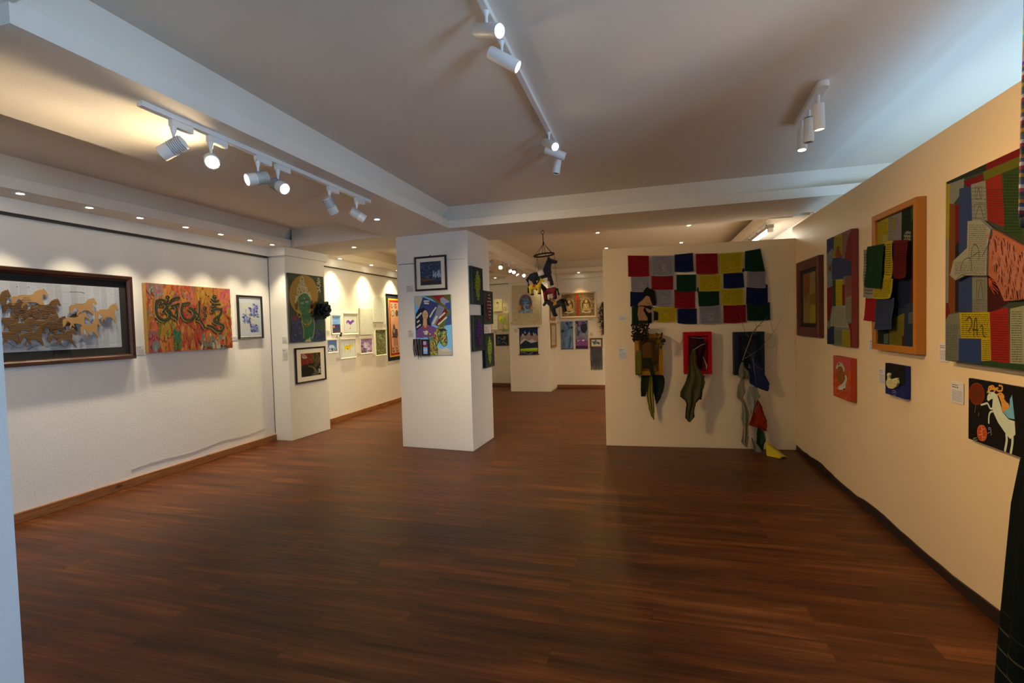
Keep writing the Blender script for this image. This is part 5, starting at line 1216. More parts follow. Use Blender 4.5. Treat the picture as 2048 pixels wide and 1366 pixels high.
# orange framed patchwork with loose flags
pos, rz, w, h = rw(4.022, 3.432, 1.255, 2.191)
t = empty('framed_picture', pos, rz, 'orange-framed flag patchwork with loose cloths hanging over its front', 'picture')
ORM = mat('orange painted frame', pig((182, 104, 26), W_RIGHT), .5, var=.05)
ring_frame(w, h, 0.04, 0.05, t, ORM, prof=[(0, -0.001), (0, -.05), (.036, -.05), (.04, -.044), (.04, -.001)])
Q = ((652, 250), (1000, 88), (1020, 1288), (672, 1258)); a = Art(w - .075, h - .075, Q, W_RIGHT, (44, 46, 52))
for p, c in (([(652, 260), (748, 212), (748, 440), (655, 470)], (168, 136, 24)), ([(748, 212), (865, 158), (865, 400), (748, 430)], (140, 118, 110)), ([(865, 155), (1000, 88), (1005, 520), (870, 440)], (30, 44, 26)), ([(888, 345), (920, 310), (948, 318), (950, 395), (888, 392)], (126, 112, 92)), ([(945, 115), (1000, 100), (1000, 220), (948, 230)], (62, 70, 52)), ([(775, 215), (805, 208), (805, 310), (780, 310)], (150, 122, 24)), ([(700, 370), (738, 362), (738, 440), (700, 442)], (166, 144, 80)),
             ([(830, 400), (950, 400), (955, 700), (845, 710)], (98, 20, 22)), ([(945, 500), (1010, 490), (1012, 900), (955, 900)], (70, 30, 28)), ([(840, 700), (950, 690), (955, 960), (845, 960)], (28, 32, 48)), ([(905, 930), (1015, 900), (1020, 1288), (905, 1280)], (44, 48, 60)), ([(672, 1040), (770, 1120), (772, 1262), (676, 1258)], (28, 36, 28)), ([(770, 1060), (905, 1000), (900, 1272), (775, 1265)], (110, 92, 26)), ([(725, 1180), (765, 1170), (765, 1258), (727, 1255)], (84, 84, 72)), ([(940, 1000), (985, 990), (988, 1085), (942, 1085)], (86, 84, 76)), ([(885, 1190), (905, 1190), (905, 1275), (888, 1275)], (78, 22, 22))): a.poly(p, c)
for bx_, n, c in (((660, 250, 745, 440), 16, (104, 84, 26)), ((752, 210, 860, 425), 20, (92, 78, 74)), ((880, 180, 995, 480), 10, (22, 32, 20)), ((840, 410, 945, 690), 16, (66, 14, 16)), ((780, 1080, 895, 1260), 14, (72, 60, 20)), ((915, 1090, 1010, 1270), 10, (32, 34, 44)), ((958, 520, 1008, 880), 18, (46, 22, 22)), ((945, 1005, 984, 1080), 6, (40, 40, 38))): a.script(bx_, n, c, 5, seed=n)
a.build('printed_face', t, -0.030, CLOTHP)
MB().box(-w / 2 + .036, w / 2 - .036, -.0295, -.001, -h / 2 + .036, h / 2 - .036).build('backing_board', mat('dark cloth', (0.02, 0.02, 0.02), .95), t)
def RQ(x, y, off):                       # crop of the right wall -> this picture's own axes
    u, z = vplane(1580 + x / 4.017, 380 + y / 4.017, *WR, off); return (u - (6.2 - pos[1]), z - pos[2])
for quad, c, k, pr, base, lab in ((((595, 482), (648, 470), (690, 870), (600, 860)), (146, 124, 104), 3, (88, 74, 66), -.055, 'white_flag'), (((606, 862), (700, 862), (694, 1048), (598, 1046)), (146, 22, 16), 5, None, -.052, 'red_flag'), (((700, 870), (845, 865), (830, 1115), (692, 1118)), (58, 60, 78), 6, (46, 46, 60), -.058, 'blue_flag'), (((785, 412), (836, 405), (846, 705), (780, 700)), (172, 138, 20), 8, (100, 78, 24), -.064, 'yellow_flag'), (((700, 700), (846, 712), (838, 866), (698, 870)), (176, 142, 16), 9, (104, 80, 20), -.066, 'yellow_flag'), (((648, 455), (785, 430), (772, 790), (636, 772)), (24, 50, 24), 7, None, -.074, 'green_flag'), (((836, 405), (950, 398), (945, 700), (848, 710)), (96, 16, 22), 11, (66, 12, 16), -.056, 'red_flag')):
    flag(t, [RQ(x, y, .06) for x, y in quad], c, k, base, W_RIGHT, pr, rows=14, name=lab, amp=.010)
# small orange canvas with a white horse curled
pos, rz, w, h = rw(4.801, 4.418, 0.805, 1.155)
Q = ((135, 152), (315, 190), (315, 630), (135, 552)); a = Art(w, h, Q, W_RIGHT, (196, 84, 48))
a.poly([(135, 150), (316, 188), (316, 300), (135, 250)], (196, 76, 72)); a.dabs(50, (135, 160, 316, 300), [(200, 72, 70), (190, 90, 66)], 22, 18, 3); a.dabs(60, (135, 350, 316, 620), [(206, 92, 30), (196, 70, 30)], 22, 22, 4)
a.ell(212, 350, 40, 92, (150, 86, 34), 24, rot=-.1); a.line([(172, 275), (185, 250), (215, 245), (238, 275), (243, 300)], 22, (190, 170, 140)); a.line([(186, 248), (200, 236)], 8, (90, 40, 20))
a.line([(262, 370), (265, 400), (245, 440), (215, 470), (192, 480)], 24, (196, 178, 150)); a.line([(205, 485), (250, 480), (255, 440)], 16, (206, 190, 160)); a.line([(180, 290), (185, 310), (196, 300)], 8, (170, 100, 50)); a.ell(210, 325, 5, 9, (90, 40, 20), 8); a.ell(245, 492, 9, 9, (60, 30, 34), 8)
canvas(pos, rz, w, h, 0.04, 'small bright orange canvas with a white curled horse below the patchwork', a, tuple(pig((190, 62, 16), W_RIGHT)))
# small blue canvas with a swan in relief
pos, rz, w, h = rw(3.867, 3.602, 0.958, 1.168)
Q = ((660, 232), (862, 262), (862, 590), (660, 540)); a = Art(w, h, Q, W_RIGHT, (16, 18, 24))
a.poly([(660, 460), (720, 485), (800, 470), (862, 440), (862, 592), (660, 542)], (26, 36, 92)); a.dabs(40, (660, 480, 862, 580), [(34, 44, 104), (20, 28, 74), (44, 50, 100)], 18, 6, 3)
for P in ([(728, 515), (750, 505), (768, 518)], [(735, 535), (752, 525), (770, 532)], [(740, 550), (765, 555)]): a.line(P, 4, (150, 150, 160))
tt = canvas(pos, rz, w, h, 0.03, 'small dark blue canvas with a cream swan in relief', a, tuple(pig((20, 28, 90), W_RIGHT)))
def SW(x, y):
    z = SWH @ np.array([x, y, 1.0]); return ((z[0] / z[2] - .5) * w, (.5 - z[1] / z[2]) * h)
SWH = homog(Q); m = MB()
P = [SW(*p) for p in ((712, 330), (722, 332), (728, 350), (722, 380), (728, 400), (760, 390), (790, 380), (808, 378), (806, 400), (812, 430), (795, 470), (760, 492), (720, 488), (695, 455), (692, 420), (706, 395), (708, 370), (700, 352))]
m.plate(P[::-1], -.048, -.0305)
o = m.build('swan_relief', mat('cream clay', pig((206, 176, 116), W_RIGHT), .8, var=.12, scale=60, bump=.6, bscale=60), tt); md = o.modifiers.new('b', 'BEVEL'); md.width = .005; md.segments = 3
r = random.Random(3); m = MB()
for i in range(12):
    x, z = SW(*(r.uniform(720, 800), r.uniform(400, 470))); d = r.uniform(.012, .02)
    m.lathe([(.004, 0), (.007, .003), (.0, .007)], 8, (x, -.047, z), (r.uniform(-.3, .3), -1, .3))
m.build('swan_feathers', mat('cream clay', (0, 0, 0)), tt, smooth=True)
# big horse patchwork
pos, rz, w, h = rw(3.146, 2.28, 1.241, 2.196)
u_, _z = vplane(2036, 500, *WR, .05)
sub_w = 3.146 - 2.622
q0 = ((110, 250), (540, 50), (528, 1330), (124, 1285))
Hs = homog(q0); Hi = np.linalg.inv(Hs)
def ext(u, v):
    p = Hi @ np.array([u, v, 1.0]); return (p[0] / p[2], p[1] / p[2])
U = w / sub_w
Q = (ext(0, 0), ext(U, 0), ext(U, 1), ext(0, 1)); a = Art(w, h, Q, W_RIGHT, (60, 60, 44))
def B(u, v): return ext(u, v)
for p, c in (([(110, 250), (220, 205), (215, 300), (150, 390), (132, 380)], (120, 108, 96)), ([(110, 250), (134, 262), (134, 590), (118, 590)], (150, 122, 24)), ([(118, 590), (134, 590), (136, 960), (122, 960)], (128, 114, 92)), ([(134, 380), (166, 380), (176, 1020), (136, 1020)], (112, 58, 16)), ([(166, 390), (192, 385), (196, 620), (172, 620)], (104, 24, 18)), ([(122, 960), (136, 960), (150, 1030), (124, 1070)], (112, 26, 20)), ([(172, 620), (196, 600), (196, 1010), (176, 1010)], (38, 30, 26)), ([(190, 290), (265, 270), (272, 1010), (196, 1010)], (50, 56, 84)), ([(215, 245), (330, 200), (330, 260), (235, 280)], (104, 20, 18)),
             ([(260, 265), (345, 240), (360, 480), (270, 490)], (124, 112, 96)), ([(345, 235), (440, 195), (460, 520), (360, 480)], (132, 34, 22)), ([(440, 190), (560, 120), (560, 600), (460, 540)], (50, 62, 28)), ([(330, 190), (560, 90), (560, 150), (340, 240)], (96, 84, 20)), ([(110, 250), (350, 140), (350, 180), (120, 262)], (40, 44, 34)), ([(350, 140), (600, 20), (600, 70), (352, 180)], (112, 18, 16)), ([(270, 640), (360, 640), (362, 1010), (275, 1010)], (116, 104, 88)), ([(360, 800), (430, 790), (480, 960), (400, 1010), (362, 1010)], (64, 22, 16)),
             ([(124, 1285), (122, 1060), (140, 1025), (200, 1015), (212, 1170), (200, 1285)], (112, 102, 86)), ([(200, 1015), (375, 1010), (385, 1280), (330, 1285), (328, 1160), (212, 1160)], (166, 132, 18)), ([(375, 1010), (480, 980), (492, 1300), (385, 1280)], (140, 30, 22)), ([(200, 1160), (328, 1165), (330, 1300), (200, 1288)], (46, 56, 92)), ([(492, 990), (620, 960), (620, 1345), (492, 1300)], (140, 126, 96)), ([(330, 1285), (620, 1300), (620, 1345), (330, 1310)], (46, 62, 34)),
             ([(560, 60), (760, -60), (760, 700), (575, 600)], (158, 128, 24)), ([(620, 960), (760, 940), (760, 1380), (620, 1345)], (50, 58, 88))): a.poly(p, c)
a.script((265, 275, 350, 475), 9, (84, 74, 64), 4, seed=3, fill=.2); a.script((350, 290, 450, 500), 20, (84, 24, 18), 5, seed=4); a.script((455, 200, 560, 560), 20, (34, 42, 22), 5, seed=5); a.script((270, 940, 360, 1005), 8, (76, 66, 58), 5, seed=6)
for x0, y0, x1, y1 in ((285, 280, 325, 350), (280, 385, 345, 470), (300, 830, 345, 940)):
    a.line([(x0, y0), (x1, y0), (x1, y1), (x0, y1), (x0, y0)], 3, (60, 54, 46), False); a.line([(x0 + 8, y1 - 6), ((x0 + x1) / 2, y0 + 8), (x1 - 8, y1 - 6)], 4, (66, 58, 50))
a.script((128, 1080, 195, 1280), 20, (74, 66, 58), 4, seed=7); a.script((215, 1020, 375, 1155), 12, (84, 68, 20), 8, seed=8); a.script((335, 1165, 380, 1280), 10, (88, 72, 20), 3, seed=10); a.script((390, 1020, 480, 1280), 20, (96, 24, 18), 5, seed=9); a.script((500, 1000, 560, 1290), 22, (76, 68, 54), 4, seed=12)
for P in ([(240, 1060), (262, 1040), (275, 1080), (255, 1120)], [(285, 1140), (290, 1060), (300, 1050), (305, 1140)], [(320, 1095), (335, 1090), (340, 1140), (352, 1150)], [(280, 1110), (310, 1112)]): a.line(P, 8, (70, 60, 20))
tt = canvas(pos, rz, w, h, 0.045, 'largest patchwork canvas with a printed horse head, nearest the dark robe', a, (0.25, 0.20, 0.03), m=CLOTHP)
# the horse's head, a relief of stiffened printed cloth
HH = homog(Q)
def hp(p):
    z = HH @ np.array([p[0], p[1], 1.0]); return ((z[0] / z[2] - .5) * w, (.5 - z[1] / z[2]) * h)
hd = Art(w, h, Q, W_RIGHT)
HEAD = [(272, 482), (345, 474), (410, 530), (390, 640), (385, 800), (260, 800), (205, 830), (170, 800), (190, 715), (270, 640)]
hd.poly(HEAD, (138, 122, 102)); hd.script((200, 720, 380, 795), 8, (86, 74, 62), 9, seed=4); hd.script((280, 500, 385, 720), 18, (90, 78, 66), 7, seed=5)
for P in ([(295, 700), (300, 640), (320, 620), (340, 650), (342, 710)], [(232, 770), (250, 715), (290, 700), (300, 770)], [(300, 690), (345, 660)], [(205, 830), (235, 800), (260, 800)], [(360, 690), (395, 620), (410, 540)]): hd.line(P, 4, (60, 52, 44))
P = [hp(p) for p in HEAD]; MB().plate(P[::-1], -.066, -.052).build('horse_head_relief', mat('stiff cream cloth', pig((138, 122, 102), W_RIGHT), .9), tt); hd.build('printed_head', tt, -.0664, CLOTHP)
CPM = mat('copper cloth strips', pig((158, 80, 48), W_RIGHT), .6, var=.35, scale=30, bump=.5, bscale=80)
P = [hp(p) for p in [(405, 528), (470, 560), (560, 612), (760, 720), (760, 900), (560, 940), (480, 946), (452, 880), (425, 830), (388, 800), (390, 640)]]
MB().plate(P[::-1], -.060, -.050).build('copper_neck_cloth', CPM, tt)
m = MB(); r = random.Random(4)
for i in range(62):                                      # copper mane of twisted strips
    x = 396 + i * 5.4; y0 = 536 + i * 3.0 + r.uniform(0, 60); y1 = min(935, 700 + i * 12 + r.uniform(-30, 30))
    pts = []
    for j in range(7):
        p = hp((x + r.uniform(-7, 7) + j * .8, y0 + (y1 - y0) * j / 6)); pts.append((p[0], -.061 - .004 * math.sin(j * 1.7 + i), p[1]))
    m.tube(pts, [.003, .006, .005, .006, .005, .004, .002], 6)
m.build('copper_mane', CPM, tt, smooth=True)
m = MB()
for i in range(14):
    p0 = hp((385, 815)); p1 = hp((400 + r.uniform(-10, 45), 840 + r.uniform(-10, 70))); m.tube([(p0[0], -.055, p0[1]), ((p0[0] + p1[0]) / 2 + .01, -.065, (p0[1] + p1[1]) / 2), (p1[0], -.05, p1[1])], .0012, 4)
m.build('orange_fringe', mat('orange thread', pig((196, 74, 24), W_RIGHT), .8), tt)
# black canvas with the rearing white horse
pos, rz, w, h = rw(2.995, 2.55, 0.852, 1.163)
U = w / (2.995 - 2.691); Hi = np.linalg.inv(homog(((1497, 383), (1950, 463), (1910, 1140), (1497, 990))))
Q = (ext(0, 0), ext(U, 0), ext(U, 1), ext(0, 1)); a = Art(w, h, Q, W_RIGHT, (20, 14, 14))
a.ell(1580, 550, 80, 115, (116, 40, 18), 30, rot=-.1); a.ring(1580, 550, 79, 114, 4, (150, 70, 40))
for P in ([(1545, 500), (1560, 560), (1590, 545)], [(1540, 530), (1570, 530), (1605, 520)], [(1580, 505), (1575, 580), (1600, 600)], [(1545, 570), (1600, 560), (1615, 580)]): a.line(P, 7, (66, 60, 22))
a.poly([(1945, 560), (1920, 610), (1915, 680), (1845, 740), (1900, 800), (1960, 810)], (118, 164, 178))
HO = (212, 198, 166)
a.poly([(1835, 740), (1830, 640), (1800, 560), (1860, 560), (1860, 600), (1885, 640), (1910, 680), (1880, 720)], (220, 140, 58))
for P in ([(1700, 520), (1710, 480), (1745, 465), (1760, 480)], [(1690, 535), (1730, 500), (1770, 505)], [(1760, 530), (1780, 500), (1800, 520), (1840, 515), (1845, 470), (1815, 462)], [(1790, 560), (1830, 545), (1850, 565)], [(1840, 600), (1860, 585), (1850, 560)], [(1860, 650), (1890, 650), (1905, 680), (1880, 700)], [(1720, 480), (1760, 495), (1800, 490)]): a.line(P, 16, (220, 140, 58))
a.poly([(1715, 530), (1750, 530), (1790, 560), (1815, 640), (1840, 740), (1900, 810), (1960, 830), (1960, 960), (1905, 1000), (1850, 930), (1790, 840), (1755, 760), (1735, 700), (1745, 600), (1720, 610), (1700, 628), (1685, 610), (1690, 570)], HO)
a.line([(1745, 700), (1715, 700), (1690, 650), (1660, 655), (1625, 665)], 17, HO); a.line([(1750, 730), (1715, 740), (1700, 790), (1698, 845)], 16, HO); a.line([(1870, 960), (1870, 1020), (1850, 1105)], 24, HO); a.line([(1930, 960), (1925, 1040), (1905, 1130)], 24, HO)
a.poly([(1700, 540), (1712, 515), (1720, 540)], HO); a.line([(1715, 548), (1725, 545)], 4, (60, 60, 60))
a.ell(1630, 940, 48, 78, (196, 72, 34), 26, rot=-.15); a.ring(1630, 940, 47, 76, 4, (206, 120, 70))
for P in ([(1625, 870), (1635, 1005)], [(1605, 920), (1630, 930)], [(1600, 960), (1632, 950)], [(1632, 910), (1655, 900)], [(1635, 975), (1660, 985)]): a.line(P, 5, (206, 160, 120))
a.line([(1685, 945), (1715, 935), (1725, 955), (1715, 960)], 4, (190, 170, 180)); a.line([(1720, 930), (1715, 895), (1698, 890), (1695, 905), (1708, 910)], 4, (190, 170, 180))
a.line([(1570, 670), (1560, 740)], 4, (150, 140, 130)); a.line([(1600, 740), (1598, 775)], 6, (150, 140, 130)); a.line([(1580, 985), (1545, 990), (1560, 1005), (1585, 1005)], 4, (180, 170, 120))
canvas(pos, rz, w, h, 0.02, 'black canvas with a rearing white horse and two orange discs', a, (0.012, 0.010, 0.010))
for y0, y1, z0, z1, lab in ((3.95, 3.868 - .075, 1.015, 1.114, None),): pass
for y0, y1, z0, z1, lab in ((5.113, 5.045, 1.285, 1.335, 'tiny caption card right of the dark red wood frame'), (4.031, 3.945, 1.008, 1.118, 'grey-white caption card left of the small blue swan canvas'), (4.191, 4.093, 1.232, 1.318, 'caption card at the lower far corner of the orange frame'), (3.290, 3.205, 1.226, 1.330, 'caption card at the lower far corner of the largest patchwork'), (3.179, 3.071, 1.012, 1.126, 'white caption card left of the rearing white horse')):
    caption((1.5985, (y0 + y1) / 2, (z0 + z1) / 2), RR, abs(y0 - y1), z1 - z0, lab)
# ================================================================== the far end
def bk(W, u0, u1): return u0 - W[0][0], u1 - W[0][0]
def on_back(W, x0, x1, z0, z1):
    u0, u1 = bk(W, x0, x1); return place(W, u0, u1, z0, z1)
# left of the back column
pos, rz, w, h = on_back(WBL, -3.60, -3.383, 1.834, 2.128)
a = Art(w, h, ((80, 630), (158, 630), (158, 740), (80, 740)), W_BACK, (176, 152, 92))
a.line([(100, 655), (112, 672), (122, 690), (118, 710), (102, 712), (108, 690)], 4, (130, 100, 70)); a.ell(116, 662, 9, 7, (84, 52, 34), 10); a.ell(112, 692, 8, 14, (186, 150, 100), 12); a.line([(120, 668), (132, 680)], 3, (90, 60, 40))
canvas(pos, rz, w, h, .03, 'small pale canvas with a slight figure, highest beside the back column', a, (.55, .48, .34))
pos, rz, w, h = on_back(WBL, -3.668, -3.512, 1.394, 1.792)
a = Art(w - .03, h - .03, UNIT, W_BACK, (182, 158, 112)); a.ell(.55, .42, .07, .03, (60, 40, 30), 8)
framed(pos, rz, w, h, 'narrow pale framed picture half hidden by the pillar, left of the green flower', a, .016, .02, WHITEF)
pos, rz, w, h = on_back(WBL, -3.503, -3.242, 1.335, 1.785)
a = Art(w, h, ((118, 757), (213, 757), (213, 925), (118, 925)), W_BACK, (158, 128, 76))
a.dabs(30, (118, 760, 213, 925), [(150, 118, 72), (164, 134, 82), (150, 124, 60)], 14, 18, 3)
for x, y, b, c in ((160, 810, 22, (136, 140, 30)), (150, 800, 12, (190, 160, 30)), (185, 830, 12, (110, 120, 40))): a.dabs(10, (x - b, y - b, x + b, y + b), [c, (120, 128, 40)], 8, 9, x)
a.line([(165, 830), (170, 880), (175, 915)], 4, (80, 96, 40)); a.dabs(14, (125, 870, 160, 918), [(176, 110, 90), (190, 140, 120)], 5, 6, 6); a.dabs(16, (125, 900, 210, 922), [(96, 104, 40), (110, 96, 60)], 8, 6, 7)
canvas(pos, rz, w, h, .03, 'ochre canvas with a green and yellow flower', a, (.45, .36, .2))
pos, rz, w, h = on_back(WBL, -3.577, -3.247, 0.987, 1.269)
a = Art(w - .03, h - .03, ((97, 950), (215, 950), (215, 1055), (97, 1055)), W_BACK, (30, 28, 28))
for P in ([(110, 965), (118, 985), (128, 968)], [(140, 975), (150, 995), (165, 985)], [(150, 1030), (170, 1020), (190, 1035), (200, 1046)], [(112, 1000), (118, 1040)], [(165, 990), (175, 1000)]): a.line(P, 3, (120, 120, 116))
a.ring(180, 978, 9, 11, 4, (176, 120, 20)); a.dabs(10, (105, 990, 135, 1045), [(80, 84, 84)], 3, 3, 3)
framed(pos, rz, w, h, 'dark blackboard-like picture with chalky marks left of the back column', a, .016, .022, BLACKF)
# deity cloth and mountain banner on the back column
pos, rz, w, h = on_back(WBC, -2.876, -2.232, 1.482, 2.358)
Q = ((250, 503), (505, 500), (508, 862), (252, 865)); a = Art(w, h, Q, W_BACK, (164, 128, 78))
r = random.Random(3)
for i in range(150):
    x, y = r.uniform(255, 505), r.uniform(506, 862)
    if 300 < x < 440 and 585 < y < 760: continue
    c = r.choice([(146, 106, 62), (176, 140, 90), (136, 98, 56), (170, 120, 80)]); q = r.uniform(5, 13)
    a.line([(x - q, y), (x, y - q * r.uniform(.4, 1)), (x + q, y + r.uniform(-4, 4)), (x + 3, y + q * .7)], 3, c)
a.ell(372, 665, 62, 84, (96, 70, 56), 26); a.ell(372, 668, 52, 74, (72, 56, 52), 24); a.ring(372, 665, 60, 82, 4, (126, 92, 60)); a.ell(376, 640, 26, 30, (84, 86, 90), 16); a.poly([(350, 640), (400, 640), (412, 720), (345, 720)], (76, 80, 78)); a.ell(378, 612, 14, 16, (110, 60, 56), 12)
for x, y, c in ((335, 690, (130, 60, 44)), (410, 690, (124, 56, 48)), (318, 705, (176, 110, 40)), (425, 712, (176, 106, 44)), (350, 650, (56, 84, 84)), (405, 655, (60, 80, 64)), (378, 670, (100, 116, 120)), (340, 625, (80, 90, 60))): a.dabs(7, (x - 14, y - 14, x + 14, y + 14), [c], 8, 8, x)
a.poly([(305, 725), (440, 722), (432, 755), (312, 757)], (104, 104, 92)); a.dabs(14, (305, 722, 438, 755), [(130, 128, 112), (150, 96, 60)], 8, 6, 9); a.line([(355, 690), (370, 720), (390, 730)], 8, (136, 142, 146)); a.ring(482, 820, 13, 14, 4, (136, 98, 56))
canvas(pos, rz, w, h, .018, 'beige cloth picture with a small dark deity in its centre, on the back column', a, (.42, .34, .2), m=CLOTHP)
pos, rz, w, h = on_back(WBC, -2.735, -2.317, 0.824, 1.420)
Q = ((315, 895), (472, 888), (485, 1128), (322, 1135)); a = Art(w, h, Q, W_BACK, (26, 30, 44))
a.poly([(325, 970), (345, 940), (370, 965), (395, 938), (425, 965), (455, 935), (475, 965), (478, 1050), (325, 1050)], (126, 92, 66)); a.poly([(325, 1015), (360, 985), (395, 1005), (430, 990), (478, 1020), (478, 1060), (325, 1060)], (156, 132, 108)); a.poly([(325, 1040), (370, 1000), (420, 1025), (476, 1010), (480, 1090), (325, 1090)], (34, 34, 34))
for x, y in ((365, 930), (402, 935), (440, 940), (350, 955)): a.line([(x, y - 8), (x - 4, y + 6), (x + 8, y + 8)], 4, (170, 160, 150))
a.poly([(325, 1080), (480, 1065), (482, 1095), (325, 1100)], (140, 140, 24)); a.poly([(325, 1098), (482, 1092), (484, 1105), (325, 1110)], (100, 84, 40)); a.poly([(325, 1108), (484, 1102), (485, 1132), (325, 1135)], (26, 24, 28)); a.dabs(12, (330, 1112, 480, 1126), [(104, 104, 100)], 6, 3, 4)
for e in (318, 476): a.line([(e, 892), (e + 6, 1130)], 6, (22, 16, 14))
t = empty('wall_tapestry', pos, rz, 'small banner with layered mountains under a dark blue sky', 'tapestry')
MB().box(-w / 2, w / 2, -.008, -.004, -h / 2, h / 2).build('backing_cloth', mat('dark cloth', (.02, .02, .02), .95), t); a.build('applique_face', t, -.009, CLOTHP)
for z in (-h / 2, h / 2): MB().tube([(-w / 2 - .03, -.014, z - .004), (w / 2 + .03, -.014, z + .006)], .008).build('hanging_rod', BLACKM, t)
# wooden frames on the column's side
LW = wood_mat('light wood frame', (.22, .11, .04), (.42, .24, .10), axis=2)
for u0, u1, z0, z1, lab in ((.06, .56, 1.578, 2.06, 'light wood framed panel on the side of the back column, upper of two'), (.09, .60, .965, 1.515, 'light wood framed picture on the side of the back column, lower of two')):
    pos, rz, w, h = place(WBS, u0, u1, z0, z1)
    a = Art(w - .1, h - .1, UNIT, W_BACK, (168, 138, 96)); a.dabs(24, (0.1, 0.1, .9, .9), [(150, 120, 80), (160, 132, 92), (140, 104, 64)], .1, .08, 3)
    framed(pos, rz, w, h, lab, a, .055, .03, LW)
# gold diptych
pos, rz, w, h = on_back(WBR, -1.922, -1.097, 1.612, 2.200)
Q = ((692, 590), (1003, 590), (1003, 778), (692, 782)); a = Art(w - .05, h - .09, Q, W_BACK, (112, 76, 36))
r = random.Random(9)
for i in range(240):
    x, y = r.uniform(692, 1003), r.uniform(590, 780); q = r.uniform(3, 9); a.line([(x - q, y), (x, y - q), (x + q, y), (x, y + q * .6)], 2.4, r.choice([(140, 100, 52), (84, 54, 26), (150, 116, 66), (96, 62, 30), (176, 140, 84)]))
for cx in (768, 925):
    a.ell(cx, 690, 44, 60, (94, 58, 26), 24); a.ring(cx, 690, 44, 60, 4, (170, 140, 90)); a.ring(cx, 690, 54, 70, 3, (150, 112, 60)); a.ell(cx, 655, 12, 15, (176, 134, 70), 14); a.poly([(cx - 22, 675), (cx + 22, 675), (cx + 34, 735), (cx - 34, 735)], (168, 122, 58)); a.line([(cx - 40, 742), (cx, 750), (cx + 40, 742)], 8, (186, 156, 104)); a.line([(cx - 12, 680), (cx, 710), (cx + 14, 725)], 4, (206, 184, 130)); a.line([(cx + 16, 670), (cx + 26, 700), (cx, 725)], 4, (120, 70, 30))
a.poly([(836, 588), (855, 588), (852, 700), (858, 784), (838, 784)], (156, 34, 14))
framed(pos, rz, w, h, 'white-framed gold and brown deity diptych with a red band down the middle', a, .04, .035, mat('limed frame', (.62, .54, .42), .6))
# blue and pink hangings
pos, rz, w, h = on_back(WBR, -1.916, -1.633, .899, 1.539)
Q = ((692, 832), (795, 832), (803, 1085), (698, 1085)); a = Art(w, h, Q, W_BACK, (84, 92, 92))
a.dabs(50, (692, 835, 800, 1080), [(92, 100, 98), (74, 80, 84), (84, 84, 78)], 12, 26, 3); a.poly([(690, 915), (712, 900), (725, 918), (708, 938)], (44, 46, 44)); a.dabs(12, (740, 838, 790, 900), [(40, 44, 44), (60, 66, 62)], 9, 8, 4); a.line([(770, 960), (775, 1000), (768, 1070)], 8, (54, 58, 58)); a.line([(712, 970), (716, 1060)], 6, (60, 62, 60)); a.line([(700, 1082), (803, 1082)], 6, (46, 46, 44))
canvas(pos, rz, w, h, .016, 'narrow blue-grey hanging canvas under the gold diptych', a, (.14, .16, .16), m=CLOTHP)
pos, rz, w, h = on_back(WBR, -1.582, -1.302, .902, 1.547)
Q = ((823, 828), (932, 825), (935, 1080), (830, 1082)); a = Art(w, h, Q, W_BACK, (104, 92, 86))
a.dabs(34, (825, 830, 932, 960), [(96, 86, 84), (64, 60, 56), (112, 100, 92)], 12, 14, 3); a.ell(900, 890, 30, 52, (40, 36, 36), 18); a.dabs(16, (830, 832, 900, 860), [(44, 40, 40), (120, 70, 92)], 9, 6, 4); a.poly([(827, 1000), (880, 985), (934, 1000), (935, 1065), (830, 1065)], (112, 54, 76)); a.dabs(9, (832, 1000, 930, 1012), [(176, 150, 146)], 9, 3, 5); a.ring(875, 978, 16, 9, 3, (84, 60, 60)); a.poly([(829, 1055), (935, 1052), (935, 1082), (830, 1084)], (60, 36, 44)); a.line([(845, 860), (842, 900), (850, 940)], 6, (50, 46, 46))
canvas(pos, rz, w, h, .016, 'narrow pink and grey hanging canvas under the gold diptych', a, (.12, .09, .09), m=CLOTHP)
# small horse picture with a long blue fringe
pos, rz, w, h = on_back(WBR, -1.256, -.973, .923, 1.145)
a = Art(w - .05, h - .06, ((975, 1005), (1050, 1005), (1050, 1060), (975, 1060)), W_BACK, (176, 156, 116))
a.poly([(985, 1018), (1000, 1022), (1005, 1010), (1015, 1012), (1014, 1026), (1030, 1026), (1042, 1038), (1034, 1042), (1030, 1050), (1022, 1040), (1004, 1040), (998, 1052), (992, 1040), (988, 1030)], (72, 74, 60)); a.dabs(10, (985, 1015, 1040, 1045), [(40, 40, 36), (120, 112, 84)], 3, 3, 2)
t = framed(pos, rz, w, h, 'small brown-framed horse drawing with a long blue yarn fringe', a, .036, .03, wood_mat('reddish wood frame', (.10, .03, .015), (.20, .075, .03), axis=0))
r = random.Random(8)
YB = [mat('slate blue yarn', (.105, .118, .165), .95), mat('dark blue yarn', (.060, .068, .105), .95)]
for g in range(2):
    m = MB()
    for i in range(g, 30, 2):
        x = -.127 + i * .0088; m.tube([(x, -.014, -h / 2 - .002), (x + r.uniform(-.006, .006), -.020 - .006 * math.sin(i), -h / 2 - .25), (x + r.uniform(-.008, .008), -.014, -h / 2 - .50 + r.uniform(-.015, .015))], [.0062, .0070, .003], 6)
    m.build('blue_fringe', YB[g], t)
